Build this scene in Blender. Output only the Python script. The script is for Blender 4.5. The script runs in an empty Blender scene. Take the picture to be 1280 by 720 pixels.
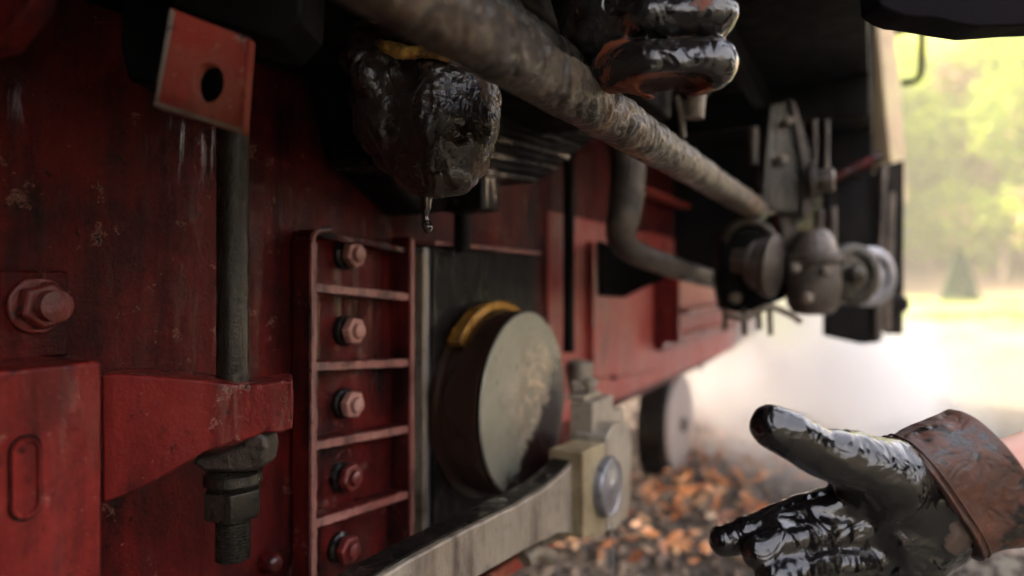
import bpy, bmesh, math, random
import numpy as np
import openvdb
from mathutils import Vector, Matrix, noise as mnoise

random.seed(7)
rng = np.random.default_rng(11)
sc = bpy.context.scene
COL = sc.collection

# ------------------------------------------------------------------ camera frame
D, H = 0.62, 0.75                 # camera: distance from the frame plate (x=0), height over the ground
YAW = math.radians(28.4)
FPX = 850.0
CAM = Vector((D, 0, H))
R_ = Vector((math.cos(YAW), math.sin(YAW), 0))
F_ = Vector((-math.sin(YAW), math.cos(YAW), 0))
U_ = Vector((0, 0, 1))
HY = 358.0


def W(px, py, z):
    """world point seen at photo pixel (px, py), z metres in front of the camera"""
    return CAM + F_ * z + R_ * ((px - 640) / FPX * z) + U_ * ((HY - py) / FPX * z)


def ray(px, py):
    return (F_ + R_ * ((px - 640) / FPX) + U_ * ((HY - py) / FPX))


def WX(px, py, X):
    r = ray(px, py)
    return CAM + r * ((X - CAM.x) / r.x)


def WY(px, py, Y):
    r = ray(px, py)
    return CAM + r * ((Y - CAM.y) / r.y)


def WP(px, py, p0, n):
    r = ray(px, py)
    return CAM + r * ((p0 - CAM).dot(n) / r.dot(n))


# ------------------------------------------------------------------ materials
def new_mat(name):
    m = bpy.data.materials.new(name)
    m.use_nodes = True
    nt = m.node_tree
    b = nt.nodes['Principled BSDF']
    return m, nt, b


def N(nt, t, **kw):
    n = nt.nodes.new(t)
    for k, v in kw.items():
        if k.startswith('i_'):
            n.inputs[k[2:].replace('_', ' ')].default_value = v
        else:
            setattr(n, k, v)
    return n


def ramp(nt, src, stops, interp='LINEAR'):
    r = nt.nodes.new('ShaderNodeValToRGB')
    r.color_ramp.interpolation = interp
    e = r.color_ramp.elements
    while len(e) < len(stops):
        e.new(0.5)
    for i, (p, c) in enumerate(stops):
        e[i].position = p
        e[i].color = (c, c, c, 1) if not isinstance(c, (tuple, list)) else (*c, 1)
    nt.links.new(src, r.inputs[0])
    return r.outputs[0]


def mixc(nt, f, a, b, mode='MIX'):
    m = nt.nodes.new('ShaderNodeMix')
    m.data_type = 'RGBA'
    m.blend_type = mode
    for sock, v in ((m.inputs[0], f), (m.inputs[6], a), (m.inputs[7], b)):
        if isinstance(v, bpy.types.NodeSocket):
            nt.links.new(v, sock)
        elif isinstance(v, (tuple, list)):
            sock.default_value = (*v, 1)
        else:
            sock.default_value = v
    return m.outputs[2]


def mth(nt, op, a, b=0.0, c=None, clamp=False):
    m = nt.nodes.new('ShaderNodeMath')
    m.operation = op
    m.use_clamp = clamp
    for i, v in enumerate((a, b) if c is None else (a, b, c)):
        if isinstance(v, bpy.types.NodeSocket):
            nt.links.new(v, m.inputs[i])
        else:
            m.inputs[i].default_value = v
    return m.outputs[0]


def coords(nt, scale=(1, 1, 1)):
    g = nt.nodes.new('ShaderNodeNewGeometry')
    mp = nt.nodes.new('ShaderNodeMapping')
    mp.inputs['Scale'].default_value = scale
    nt.links.new(g.outputs['Position'], mp.inputs['Vector'])
    return mp.outputs[0]


def nz(nt, vec, scale, detail=6, rough=0.6, dist=0.0, kind='FBM'):
    n = nt.nodes.new('ShaderNodeTexNoise')
    n.inputs['Scale'].default_value = scale
    n.inputs['Detail'].default_value = detail
    n.inputs['Roughness'].default_value = rough
    n.inputs['Distortion'].default_value = dist
    nt.links.new(vec, n.inputs['Vector'])
    return n.outputs[0]


def grimy(name, base, alt, dirt, dirt_lo=0.45, dirt_hi=0.65, rough=(0.25, 0.6), bump=0.3, bscale=60, metal=0.0, streak=True,
          fleck=None, spec=0.5, coat=0.0, fine=220, bdist=0.004):
    """painted / bare metal with blotches, vertical runs of oil, flecks of wear and a pitted surface"""
    m, nt, b = new_mat(name)
    v = coords(nt)
    vs = coords(nt, (1, 1, 0.12))
    big = nz(nt, v, 9, 8, 0.65, 0.5)
    c = mixc(nt, ramp(nt, big, [(0.35, 0.0), (0.65, 1.0)]), base, alt)
    st = nz(nt, vs, 34, 5, 0.6, 0.3)
    bl = nz(nt, v, 5, 9, 0.7, 1.0)
    d = mth(nt, 'ADD', mth(nt, 'MULTIPLY', st, 0.5 if streak else 0.0), mth(nt, 'MULTIPLY', bl, 0.5 if streak else 1.0))
    df = ramp(nt, d, [(dirt_lo, 0.0), (dirt_hi, 1.0)])
    c = mixc(nt, df, c, dirt)
    fl = nz(nt, v, 150, 4, 0.7)
    if fleck:
        c = mixc(nt, ramp(nt, fl, [(fleck[1], 0.0), (fleck[1] + 0.05, 0.8)]), c, fleck[0])
    dark = nz(nt, v, 95, 3, 0.6)
    c = mixc(nt, ramp(nt, dark, [(0.28, 0.85), (0.38, 0.0)]), c, dirt)
    if fleck:
        cn = nz(nt, v, 26, 9, 0.78, 0.2)
        c = mixc(nt, ramp(nt, cn, [(0.605, 0.0), (0.625, 0.7)]), c, fleck[0])
        c = mixc(nt, ramp(nt, cn, [(0.632, 0.0), (0.645, 1.0)]), c, tuple(0.25 * q + 0.01 for q in dirt))
    nt.links.new(c, b.inputs['Base Color'])
    rr = ramp(nt, nz(nt, vs, 22, 7, 0.7, 0.4), [(0.35, rough[0]), (0.68, rough[1])])
    nt.links.new(rr, b.inputs['Roughness'])
    b.inputs['Metallic'].default_value = metal
    b.inputs['Specular IOR Level'].default_value = spec
    b.inputs['Coat Weight'].default_value = coat
    b.inputs['Coat Roughness'].default_value = 0.12
    wet = ramp(nt, nz(nt, vs, 48, 6, 0.75, 0.6), [(0.52, 0.0), (0.60, 1.0)])
    nt.links.new(mth(nt, 'MULTIPLY', wet, coat), b.inputs['Coat Weight'])
    h = mth(nt, 'ADD', mth(nt, 'MULTIPLY', nz(nt, v, bscale, 8, 0.65), 1.0), mth(nt, 'MULTIPLY', nz(nt, v, fine, 3, 0.6), 0.35))
    bp = N(nt, 'ShaderNodeBump')
    bp.inputs['Strength'].default_value = bump
    bp.inputs['Distance'].default_value = bdist
    nt.links.new(h, bp.inputs['Height'])
    nt.links.new(bp.outputs[0], b.inputs['Normal'])
    return m


RED = (0.22, 0.022, 0.016)
M = {}
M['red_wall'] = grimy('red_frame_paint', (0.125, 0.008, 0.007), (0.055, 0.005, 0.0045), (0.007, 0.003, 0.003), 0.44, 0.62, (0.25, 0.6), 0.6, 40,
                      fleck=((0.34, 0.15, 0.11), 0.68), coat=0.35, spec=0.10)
M['red'] = grimy('red_bracket_paint', (0.24, 0.022, 0.018), (0.14, 0.011, 0.009), (0.022, 0.005, 0.005), 0.48, 0.64, (0.2, 0.5), 0.4, 24,
                 fleck=((0.42, 0.20, 0.15), 0.67), coat=1.0, spec=0.2)
M['red_cast'] = grimy('red_casting_paint', (0.13, 0.010, 0.008), (0.06, 0.005, 0.005), (0.006, 0.003, 0.003), 0.46, 0.60, (0.2, 0.5), 0.7, 45,
                      fleck=((0.32, 0.14, 0.11), 0.67), coat=1.0, spec=0.1)
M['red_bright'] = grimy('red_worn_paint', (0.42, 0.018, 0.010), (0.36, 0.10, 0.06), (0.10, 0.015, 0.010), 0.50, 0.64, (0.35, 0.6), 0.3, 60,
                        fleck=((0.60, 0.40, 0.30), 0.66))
M['red_far_lit'] = grimy('red_far_lit_paint', (0.36, 0.022, 0.016), (0.34, 0.09, 0.07), (0.10, 0.015, 0.010), 0.50, 0.66, (0.35, 0.6), 0.3, 60,
                        fleck=((0.5, 0.3, 0.22), 0.68))  # brighter red with the light on the far frame mixed into the colour
M['edge_wear'] = grimy('worn_pink_edge', (0.36, 0.16, 0.13), (0.22, 0.06, 0.045), (0.05, 0.015, 0.012), 0.50, 0.62, (0.3, 0.55), 0.6, 70)
M['bolt'] = grimy('worn_bolt_head', (0.50, 0.27, 0.22), (0.34, 0.13, 0.10), (0.07, 0.02, 0.016), 0.54, 0.66, (0.3, 0.55), 0.5, 90)
M['bolt_red'] = grimy('red_painted_nut', (0.22, 0.022, 0.018), (0.10, 0.018, 0.013), (0.02, 0.009, 0.007), 0.48, 0.62, (0.18, 0.45), 0.5, 90, coat=0.3)
M['black'] = grimy('greasy_black_iron', (0.006, 0.005, 0.0045), (0.014, 0.010, 0.008), (0.002, 0.0015, 0.0015), 0.45, 0.6, (0.25, 0.6), 0.8, 50,
                   fleck=((0.16, 0.12, 0.08), 0.68), coat=1.0, spec=0.08)
M['soot'] = grimy('sooty_black_plate', (0.004, 0.0036, 0.003), (0.008, 0.006, 0.005), (0.002, 0.0015, 0.0015), 0.45, 0.6, (0.5, 0.8), 0.3, 40, spec=0.08)
M['dark_steel'] = grimy('oily_dark_steel', (0.030, 0.026, 0.020), (0.07, 0.058, 0.042), (0.012, 0.010, 0.008), 0.46, 0.62, (0.16, 0.4), 0.5, 70,
                        metal=0.55, coat=0.3)
M['cast_iron'] = grimy('bare_cast_iron', (0.20, 0.155, 0.11), (0.30, 0.25, 0.20), (0.07, 0.05, 0.032), 0.50, 0.66, (0.32, 0.6), 0.8, 60, metal=0.25,
                       streak=False)
M['worn_iron'] = grimy('worn_dark_iron', (0.06, 0.046, 0.034), (0.14, 0.108, 0.085), (0.03, 0.02, 0.014), 0.48, 0.64, (0.3, 0.6), 0.8, 60, metal=0.35, streak=False, coat=0.4)
M['pale_steel'] = grimy('pale_worked_steel', (0.36, 0.31, 0.245), (0.26, 0.21, 0.155), (0.09, 0.06, 0.045), 0.50, 0.66, (0.35, 0.6), 0.3, 80, metal=0.2,
                        fine=300)
M['grey_steel'] = grimy('grey_polished_steel', (0.22, 0.215, 0.23), (0.32, 0.31, 0.32), (0.06, 0.055, 0.06), 0.54, 0.70, (0.25, 0.45), 0.3, 60, metal=0.6)
M['brass'] = grimy('brass_plate', (0.40, 0.33, 0.20), (0.30, 0.23, 0.13), (0.12, 0.07, 0.035), 0.50, 0.68, (0.28, 0.5), 0.25, 60, metal=0.35)
M['brass_oil'] = grimy('oily_brass_ring', (0.60, 0.30, 0.05), (0.30, 0.12, 0.02), (0.04, 0.015, 0.006), 0.52, 0.66, (0.12, 0.3), 0.08, 70, metal=0.5, coat=0.4)
M['cream'] = grimy('cream_cab_paint', (0.66, 0.54, 0.30), (0.60, 0.44, 0.28), (0.35, 0.22, 0.14), 0.56, 0.7, (0.4, 0.6), 0.1, 30)
M['wheel_pale'] = grimy('pale_wheel_face', (0.42, 0.36, 0.33), (0.38, 0.31, 0.28), (0.36, 0.26, 0.22), 0.58, 0.75, (0.5, 0.7), 0.2, 30)

# --- rod: scaly, oily, paler where worn
m, nt, b = new_mat('scaly_oiled_rod')
v = coords(nt)
vy = coords(nt, (1, 0.35, 1))
c = mixc(nt, ramp(nt, nz(nt, v, 10, 6, 0.6, 0.6), [(0.36, 0), (0.62, 1)]), (0.14, 0.108, 0.07), (0.075, 0.060, 0.043))
c = mixc(nt, ramp(nt, nz(nt, vy, 7, 4, 0.5, 0.5), [(0.5, 0), (0.66, 1)]), c, (0.24, 0.14, 0.07))
c = mixc(nt, ramp(nt, nz(nt, v, 16, 8, 0.7, 1.2), [(0.47, 0), (0.60, 0.9)]), c, (0.030, 0.018, 0.013))
gq = N(nt, 'ShaderNodeNewGeometry'); sq_ = N(nt, 'ShaderNodeSeparateXYZ'); nt.links.new(gq.outputs['Position'], sq_.inputs[0])
grease_shade = mth(nt, 'ADD', mth(nt, 'MULTIPLY', mth(nt, 'SUBTRACT', 0.52, sq_.outputs[1]), 1.3), mth(nt, 'MULTIPLY', mth(nt, 'SUBTRACT', nz(nt, v, 9, 8, 0.7, 0.8), 0.5), 2.2))
c = mixc(nt, ramp(nt, grease_shade, [(0.0, 0), (0.30, 0.85)]), c, (0.022, 0.015, 0.010))  # near end darkened as grease, missing shade put into the colour
vor = N(nt, 'ShaderNodeTexVoronoi')
vor.inputs['Scale'].default_value = 55
nt.links.new(v, vor.inputs['Vector'])
c = mixc(nt, ramp(nt, nz(nt, v, 90, 6, 0.75, 0.3), [(0.55, 0), (0.64, 0.6)]), c, (0.36, 0.30, 0.22))
c = mixc(nt, ramp(nt, vor.outputs['Distance'], [(0.04, 0.9), (0.09, 0)]), c, (0.02, 0.012, 0.01))
nt.links.new(c, b.inputs['Base Color'])
nt.links.new(ramp(nt, nz(nt, v, 30, 6, 0.7), [(0.35, 0.25), (0.62, 0.6)]), b.inputs['Roughness'])
b.inputs['Metallic'].default_value = 0.25
b.inputs['Coat Weight'].default_value = 0.25
b.inputs['Coat Roughness'].default_value = 0.2
h = mth(nt, 'ADD', nz(nt, v, 70, 8, 0.7, 0.8), mth(nt, 'MULTIPLY', nz(nt, coords(nt, (1, 1.4, 1)), 60, 5, 0.7, 1.0), 0.8))
bp = N(nt, 'ShaderNodeBump')
bp.inputs['Strength'].default_value = 1.0
bp.inputs['Distance'].default_value = 0.008
nt.links.new(h, bp.inputs['Height'])
nt.links.new(bp.outputs[0], b.inputs['Normal'])
M['rod'] = m

# --- hub face: grey-green metal with scratches, oil at its lower edge
m, nt, b = new_mat('scratched_hub_face')
v = coords(nt)
c = mixc(nt, ramp(nt, nz(nt, v, 7, 6, 0.6), [(0.35, 0), (0.65, 1)]), (0.21, 0.205, 0.155), (0.31, 0.285, 0.225))
hub_c = WX(655, 503, 0.117)
vsub = N(nt, 'ShaderNodeVectorMath', operation='SUBTRACT')
g = N(nt, 'ShaderNodeNewGeometry')
nt.links.new(g.outputs['Position'], vsub.inputs[0])
vsub.inputs[1].default_value = (hub_c.x, hub_c.y + 0.055, hub_c.z - 0.0)
# torn, rubbed patch: curved scratches
ln = N(nt, 'ShaderNodeVectorMath', operation='LENGTH')
nt.links.new(vsub.outputs[0], ln.inputs[0])
near = ramp(nt, ln.outputs['Value'], [(0.05, 1.0), (0.13, 0.0)])
l1 = mth(nt, 'ABSOLUTE', mth(nt, 'SUBTRACT', nz(nt, v, 15, 1.5, 0.5, 2.2), 0.5))
l2 = mth(nt, 'ABSOLUTE', mth(nt, 'SUBTRACT', nz(nt, coords(nt, (1, 1, 0.5)), 22, 1.0, 0.5, 3.0), 0.52))
ls = mth(nt, 'MAXIMUM', ramp(nt, l1, [(0.010, 1), (0.034, 0)]), ramp(nt, l2, [(0.010, 1), (0.034, 0)]))
scr = mth(nt, 'MULTIPLY', ls, near)
c = mixc(nt, scr, c, (0.62, 0.42, 0.27))
c = mixc(nt, ramp(nt, nz(nt, v, 11, 8, 0.75, 0.5), [(0.50, 0), (0.66, 0.7)]), c, (0.13, 0.11, 0.075))
shp = N(nt, 'ShaderNodeSeparateXYZ')
nt.links.new(g.outputs['Position'], shp.inputs[0])
low = mth(nt, 'ADD', mth(nt, 'SUBTRACT', shp.outputs[2], hub_c.z - 0.075), mth(nt, 'MULTIPLY', mth(nt, 'SUBTRACT', nz(nt, v, 12, 6, 0.7), 0.5), 0.22))
low = mth(nt, 'SUBTRACT', low, mth(nt, 'MULTIPLY', mth(nt, 'SUBTRACT', shp.outputs[1], hub_c.y), 0.75))
oil = ramp(nt, low, [(0.0, 1.0), (0.03, 0.0)])
c = mixc(nt, oil, c, (0.02, 0.008, 0.007))
c = mixc(nt, ramp(nt, nz(nt, v, 55, 3, 0.6), [(0.28, 1), (0.35, 0)]), c, (0.05, 0.035, 0.025))
nt.links.new(c, b.inputs['Base Color'])
nt.links.new(mixc(nt, oil, (0.42, 0.42, 0.42), (0.12, 0.12, 0.12)), b.inputs['Roughness'])
b.inputs['Metallic'].default_value = 0.35
bp = N(nt, 'ShaderNodeBump')
bp.inputs['Strength'].default_value = 0.3
bp.inputs['Distance'].default_value = 0.003
nt.links.new(mth(nt, 'ADD', nz(nt, v, 60, 7, 0.7), mth(nt, 'MULTIPLY', scr, 1.0)), bp.inputs['Height'])
nt.links.new(bp.outputs[0], b.inputs['Normal'])
M['hub_face'] = m

m, nt, b = new_mat('hub_side')
b.inputs['Base Color'].default_value = (0.03, 0.014, 0.009, 1)
b.inputs['Roughness'].default_value = 0.22
b.inputs['Metallic'].default_value = 0.3
M['hub_side'] = m

# --- gloves
def glove_mat(name, leather, leather2, blobs, oil_bias=0.5, bumpd=0.006, rough_oil=(0.06, 0.3), wr=(1, 1, 1), scale=1.0, oilc=(0.006, 0.005, 0.005), inner=None, coat=0.7, fine=0.12):
    """black oil over leather; blobs = [(point, radius, +1 bare leather / -1 oil)]"""
    m, nt, b = new_mat(name)
    v = coords(nt)
    vw = coords(nt, wr)
    g = N(nt, 'ShaderNodeNewGeometry')
    k = mth(nt, 'SUBTRACT', nz(nt, v, 14 * scale, 8, 0.62, 0.8), oil_bias)
    k = mth(nt, 'MULTIPLY', k, 7.0)
    for p, r, s in blobs:
        d = N(nt, 'ShaderNodeVectorMath', operation='DISTANCE')
        nt.links.new(g.outputs['Position'], d.inputs[0])
        d.inputs[1].default_value = p
        f = ramp(nt, mth(nt, 'DIVIDE', d.outputs['Value'], r * 2), [(0.2, 1.0), (0.75, 0.0)])
        k = mth(nt, 'ADD', k, mth(nt, 'MULTIPLY', f, 1.6 * s))
    bare = ramp(nt, k, [(0.0, 0.0), (0.22, 1.0)])
    lc = mixc(nt, ramp(nt, nz(nt, v, 30, 7, 0.7, 0.5), [(0.35, 0), (0.65, 1)]), leather, leather2)
    c = mixc(nt, bare, oilc, lc)
    for p, rad in (inner or []):  # shade inside a hollow painted into the base colour
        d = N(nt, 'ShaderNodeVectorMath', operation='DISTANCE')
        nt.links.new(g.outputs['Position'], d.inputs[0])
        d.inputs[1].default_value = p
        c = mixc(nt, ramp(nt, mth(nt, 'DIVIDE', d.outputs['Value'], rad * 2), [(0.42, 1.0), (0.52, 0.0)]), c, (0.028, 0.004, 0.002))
    nt.links.new(c, b.inputs['Base Color'])
    ro = ramp(nt, nz(nt, v, 26, 5, 0.6, 0.5), [(0.4, rough_oil[0]), (0.7, rough_oil[1])])
    nt.links.new(mixc(nt, bare, ro, (0.5, 0.5, 0.5)), b.inputs['Roughness'])
    b.inputs['Specular IOR Level'].default_value = 0.5
    cw = mth(nt, 'MULTIPLY', mth(nt, 'SUBTRACT', 1.0, bare), coat)
    nt.links.new(cw, b.inputs['Coat Weight'])
    b.inputs['Coat Roughness'].default_value = 0.05
    w1 = nz(nt, vw, 30, 2, 0.5, 1.0)
    rid = mth(nt, 'ABSOLUTE', mth(nt, 'SUBTRACT', w1, 0.5))
    h = mth(nt, 'ADD', mth(nt, 'MULTIPLY', rid, 2.2), mth(nt, 'MULTIPLY', nz(nt, v, 110, 3, 0.5, 0.4), fine))
    h = mth(nt, 'ADD', h, mth(nt, 'MULTIPLY', nz(nt, v, 420, 3, 0.6), 0.10))
    h = mth(nt, 'ADD', h, mth(nt, 'MULTIPLY', bare, 0.08))
    bp = N(nt, 'ShaderNodeBump')
    bp.inputs['Strength'].default_value = 0.8
    bp.inputs['Distance'].default_value = bumpd
    nt.links.new(h, bp.inputs['Height'])
    nt.links.new(bp.outputs[0], b.inputs['Normal'])
    nt.links.new(bp.outputs[0], b.inputs['Coat Normal'])
    return m


# ------------------------------------------------------------------ mesh helpers
def link(name, me, mat, parent=None, angle=35, bevel=0.0, seg=2, smooth=True):
    o = bpy.data.objects.new(name, me)
    COL.objects.link(o)
    if mat is not None:
        me.materials.append(M[mat] if isinstance(mat, str) else mat)
    if smooth:
        me.polygons.foreach_set('use_smooth', [True] * len(me.polygons))
        me.set_sharp_from_angle(angle=math.radians(angle))
    if bevel > 0:
        bv = o.modifiers.new('bevel', 'BEVEL')
        bv.width = bevel
        bv.segments = seg
        bv.limit_method = 'ANGLE'
        bv.angle_limit = math.radians(40)
        bv.harden_normals = True
    if parent is not None:
        o.parent = parent
        o.matrix_parent_inverse = world_of(parent).inverted()
    return o


def world_of(o):
    m = o.matrix_basis.copy()
    if o.parent:
        m = world_of(o.parent) @ o.matrix_parent_inverse @ m
    return m


def done(bm, name, mat, parent=None, **kw):
    bmesh.ops.recalc_face_normals(bm, faces=bm.faces)
    me = bpy.data.meshes.new(name)
    bm.to_mesh(me)
    bm.free()
    return link(name, me, mat, parent, **kw)


def thing(name, label, cat, loc=(0, 0, 0), group=None):
    o = bpy.data.objects.new(name, None)
    COL.objects.link(o)
    o.location = loc
    o.empty_display_size = 0.1
    o['label'] = label
    o['category'] = cat
    if group:
        o['group'] = group
    return o


def tag(o, label=None, cat=None, group=None, kind=None):
    if label: o['label'] = label
    if cat: o['category'] = cat
    if group: o['group'] = group
    if kind: o['kind'] = kind
    return o


def prism(bm, pts, off):
    off = Vector(off)
    a = [bm.verts.new(p) for p in pts]
    b2 = [bm.verts.new(Vector(p) + off) for p in pts]
    n = len(pts)
    bm.faces.new(a)
    bm.faces.new(b2[::-1])
    for i in range(n):
        bm.faces.new((a[i], a[(i + 1) % n], b2[(i + 1) % n], b2[i]))


def box(bm, lo, hi):
    x0, y0, z0 = lo
    x1, y1, z1 = hi
    prism(bm, [(x0, y0, z0), (x1, y0, z0), (x1, y1, z0), (x0, y1, z0)], (0, 0, z1 - z0))


def frame_of(d):
    d = Vector(d).normalized()
    u = d.orthogonal().normalized() if abs(d.z) > 0.95 else d.cross(Vector((0, 0, 1))).normalized()
    return u, d.cross(u).normalized()


def lathe(bm, p0, d, prof, seg=48, cap=(True, True), phase=0.0, ell=1.0):
    """prof = [(t along d, radius)]"""
    d = Vector(d).normalized()
    u, w = frame_of(d)
    rings = []
    for t, r in prof:
        rings.append([bm.verts.new(Vector(p0) + d * t + (u * math.cos(a) + w * math.sin(a) * ell) * r)
                      for a in [phase + 2 * math.pi * i / seg for i in range(seg)]])
    for a, b2 in zip(rings, rings[1:]):
        for i in range(seg):
            bm.faces.new((a[i], a[(i + 1) % seg], b2[(i + 1) % seg], b2[i]))
    if cap[0]: bm.faces.new(rings[0])
    if cap[1]: bm.faces.new(rings[-1][::-1])


def tube(bm, pts, rad, seg=20, sub=6, noise_amp=0.0, nscale=20, close=True, fl=1.0):
    """smooth tapered tube through pts"""
    P = [Vector(p) for p in pts]
    if not isinstance(rad, (list, tuple)): rad = [rad] * len(P)
    path, rr = [], []
    n = len(P)
    for i in range(n - 1):
        p0, p1, p2, p3 = P[max(i - 1, 0)], P[i], P[i + 1], P[min(i + 2, n - 1)]
        for k in range(sub):
            t = k / sub
            path.append(0.5 * ((2 * p1) + (p2 - p0) * t + (2 * p0 - 5 * p1 + 4 * p2 - p3) * t * t + (-p0 + 3 * p1 - 3 * p2 + p3) * t ** 3))
            rr.append(rad[i] * (1 - t) + rad[i + 1] * t)
    path.append(P[-1]); rr.append(rad[-1])
    rings = []
    u = None
    for i, p in enumerate(path):
        t = (path[min(i + 1, len(path) - 1)] - path[max(i - 1, 0)]).normalized()
        if u is None:
            u = frame_of(t)[0]
        u = (u - t * u.dot(t)).normalized()
        w = t.cross(u)
        ring = []
        for k in range(seg):
            a = 2 * math.pi * k / seg
            q = p + (u * math.cos(a) + w * math.sin(a) * fl) * rr[i]
            if noise_amp:
                nn = mnoise.fractal(q * nscale, 1.0, 2.0, 4)
                q += (q - p).normalized() * nn * noise_amp
            ring.append(bm.verts.new(q))
        rings.append(ring)
    for a, b2 in zip(rings, rings[1:]):
        for i in range(seg):
            bm.faces.new((a[i], a[(i + 1) % seg], b2[(i + 1) % seg], b2[i]))
    if close:
        bm.faces.new(rings[0]); bm.faces.new(rings[-1][::-1])


def BM():
    return bmesh.new()


def rough_up(bm, amp, scale, cuts=0):
    """uneven cast surface"""
    if cuts:
        bmesh.ops.subdivide_edges(bm, edges=bm.edges[:], cuts=cuts, use_grid_fill=True)
    bm.normal_update()
    for v in bm.verts:
        v.co += v.normal * mnoise.fractal(v.co * scale, 1.0, 2.0, 3) * amp


def copy_tree(o, parent, loc):
    c = o.copy()
    COL.objects.link(c)
    if parent is not None:
        c.parent = parent
    if loc is not None:
        c.location = loc
    for ch in [x for x in COL.objects if x.parent == o]:
        cc = copy_tree(ch, c, None)
    return c


# ------------------------------------------------------------------ signed-distance sculpting for gloves
def cs(px, py, z):
    """camera-space metric point from photo pixel and depth"""
    return np.array([(px - 640) / FPX * z, (HY - py) / FPX * z, z])


def c2w(pts):
    Rm = np.array([R_, U_, F_])
    return pts @ Rm + np.array(CAM)


class SDF:
    def __init__(s, lo, hi, vox):
        s.lo = np.array(lo); s.vox = vox
        n = np.ceil((np.array(hi) - s.lo) / vox).astype(int)
        ax = [s.lo[i] + np.arange(n[i]) * vox for i in range(3)]
        s.X, s.Y, s.Z = np.meshgrid(*ax, indexing='ij')
        s.X = s.X.astype(np.float32); s.Y = s.Y.astype(np.float32); s.Z = s.Z.astype(np.float32)
        s.f = np.full(s.X.shape, 1.0, np.float32)

    def cone(s, a, b, ra, rb, flat=None):
        a = np.array(a); b = np.array(b); ab = b - a; L = float(ab @ ab)
        px, py, pz = s.X - a[0], s.Y - a[1], s.Z - a[2]
        t = np.clip((px * ab[0] + py * ab[1] + pz * ab[2]) / L, 0, 1)
        dx, dy, dz = px - t * ab[0], py - t * ab[1], pz - t * ab[2]
        if flat is not None:
            n = np.array(flat[0]); n = n / np.linalg.norm(n); k = flat[1] - 1
            dn = dx * n[0] + dy * n[1] + dz * n[2]
            dx, dy, dz = dx + n[0] * dn * k, dy + n[1] * dn * k, dz + n[2] * dn * k
        return np.sqrt(dx * dx + dy * dy + dz * dz) - (ra + (rb - ra) * t)

    def ell(s, c, r):
        x, y, z = (s.X - c[0]) / r[0], (s.Y - c[1]) / r[1], (s.Z - c[2]) / r[2]
        k0 = np.sqrt(x * x + y * y + z * z)
        return (k0 - 1) * min(r)

    def add(s, d, k=0.008):
        h = np.clip(0.5 + 0.5 * (s.f - d) / k, 0, 1)
        s.f = s.f * (1 - h) + d * h - k * h * (1 - h)

    def cut(s, d, k=0.006):
        d = -d
        h = np.clip(0.5 - 0.5 * (s.f - d) / k, 0, 1)
        s.f = s.f * (1 - h) + d * h + k * h * (1 - h)

    def chain(s, pts, rads, k=0.008, own=0.004):
        d = None
        for (a, b, ra, rb) in zip(pts, pts[1:], rads, rads[1:]):
            e = s.cone(a, b, ra, rb)
            d = e if d is None else np.minimum(d, e)
        s.add(d, k)

    def noise(s, scale, seed=0, stretch=(1, 1, 1), octaves=3, ridged=False):
        r = np.random.default_rng(seed)
        out = np.zeros(s.X.shape, np.float32); amp = 1.0; tot = 0
        # light warp of the coordinates
        for o in range(octaves):
            sc_ = scale * 2 ** o
            n = 24
            lat = r.random((n, n, n), dtype=np.float32) * 2 - 1
            x = (s.X * stretch[0] * sc_) % n; y = (s.Y * stretch[1] * sc_) % n; z = (s.Z * stretch[2] * sc_) % n
            xi, yi, zi = x.astype(int) % n, y.astype(int) % n, z.astype(int) % n
            xf, yf, zf = x - np.floor(x), y - np.floor(y), z - np.floor(z)
            xf, yf, zf = [q * q * (3 - 2 * q) for q in (xf, yf, zf)]
            x1, y1, z1 = (xi + 1) % n, (yi + 1) % n, (zi + 1) % n
            v = ((lat[xi, yi, zi] * (1 - xf) + lat[x1, yi, zi] * xf) * (1 - yf) + (lat[xi, y1, zi] * (1 - xf) + lat[x1, y1, zi] * xf) * yf) * (1 - zf) \
                + ((lat[xi, yi, z1] * (1 - xf) + lat[x1, yi, z1] * xf) * (1 - yf) + (lat[xi, y1, z1] * (1 - xf) + lat[x1, y1, z1] * xf) * yf) * zf
            if ridged: v = 1 - 2 * np.abs(v)
            out += v * amp; tot += amp; amp *= 0.5
        return out / tot

    def mesh(s, name):
        g = openvdb.FloatGrid()
        g.copyFromArray(np.ascontiguousarray(s.f))
        p, q = g.convertToQuads(0.0)
        p = p * s.vox + s.lo
        w = c2w(p.astype(np.float64))
        me = bpy.data.meshes.new(name)
        me.from_pydata(w.tolist(), [], q.tolist())
        bm = bmesh.new(); bm.from_mesh(me)
        # keep the largest piece only
        seen = set(); best = []
        bm.verts.ensure_lookup_table()
        for v0 in bm.verts:
            if v0.index in seen: continue
            st = [v0]; seen.add(v0.index); comp = []
            while st:
                v1 = st.pop(); comp.append(v1)
                for e in v1.link_edges:
                    o = e.other_vert(v1)
                    if o.index not in seen:
                        seen.add(o.index); st.append(o)
            if len(comp) > len(best): best = comp
        keep = set(v.index for v in best)
        bmesh.ops.delete(bm, geom=[v for v in bm.verts if v.index not in keep], context='VERTS')
        bmesh.ops.smooth_vert(bm, verts=bm.verts, factor=0.5, use_axis_x=True, use_axis_y=True, use_axis_z=True)
        bmesh.ops.recalc_face_normals(bm, faces=bm.faces)
        bm.to_mesh(me); bm.free()
        return me


# ================================================================== LOCOMOTIVE
loco = thing('steam_locomotive', 'oily steam locomotive underside with red frame plate, rods and springs', 'locomotive')

# ---- main frame plate
def yz(px, py, X=0.0):
    p = WX(px, py, X)
    return p.y, p.z

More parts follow.
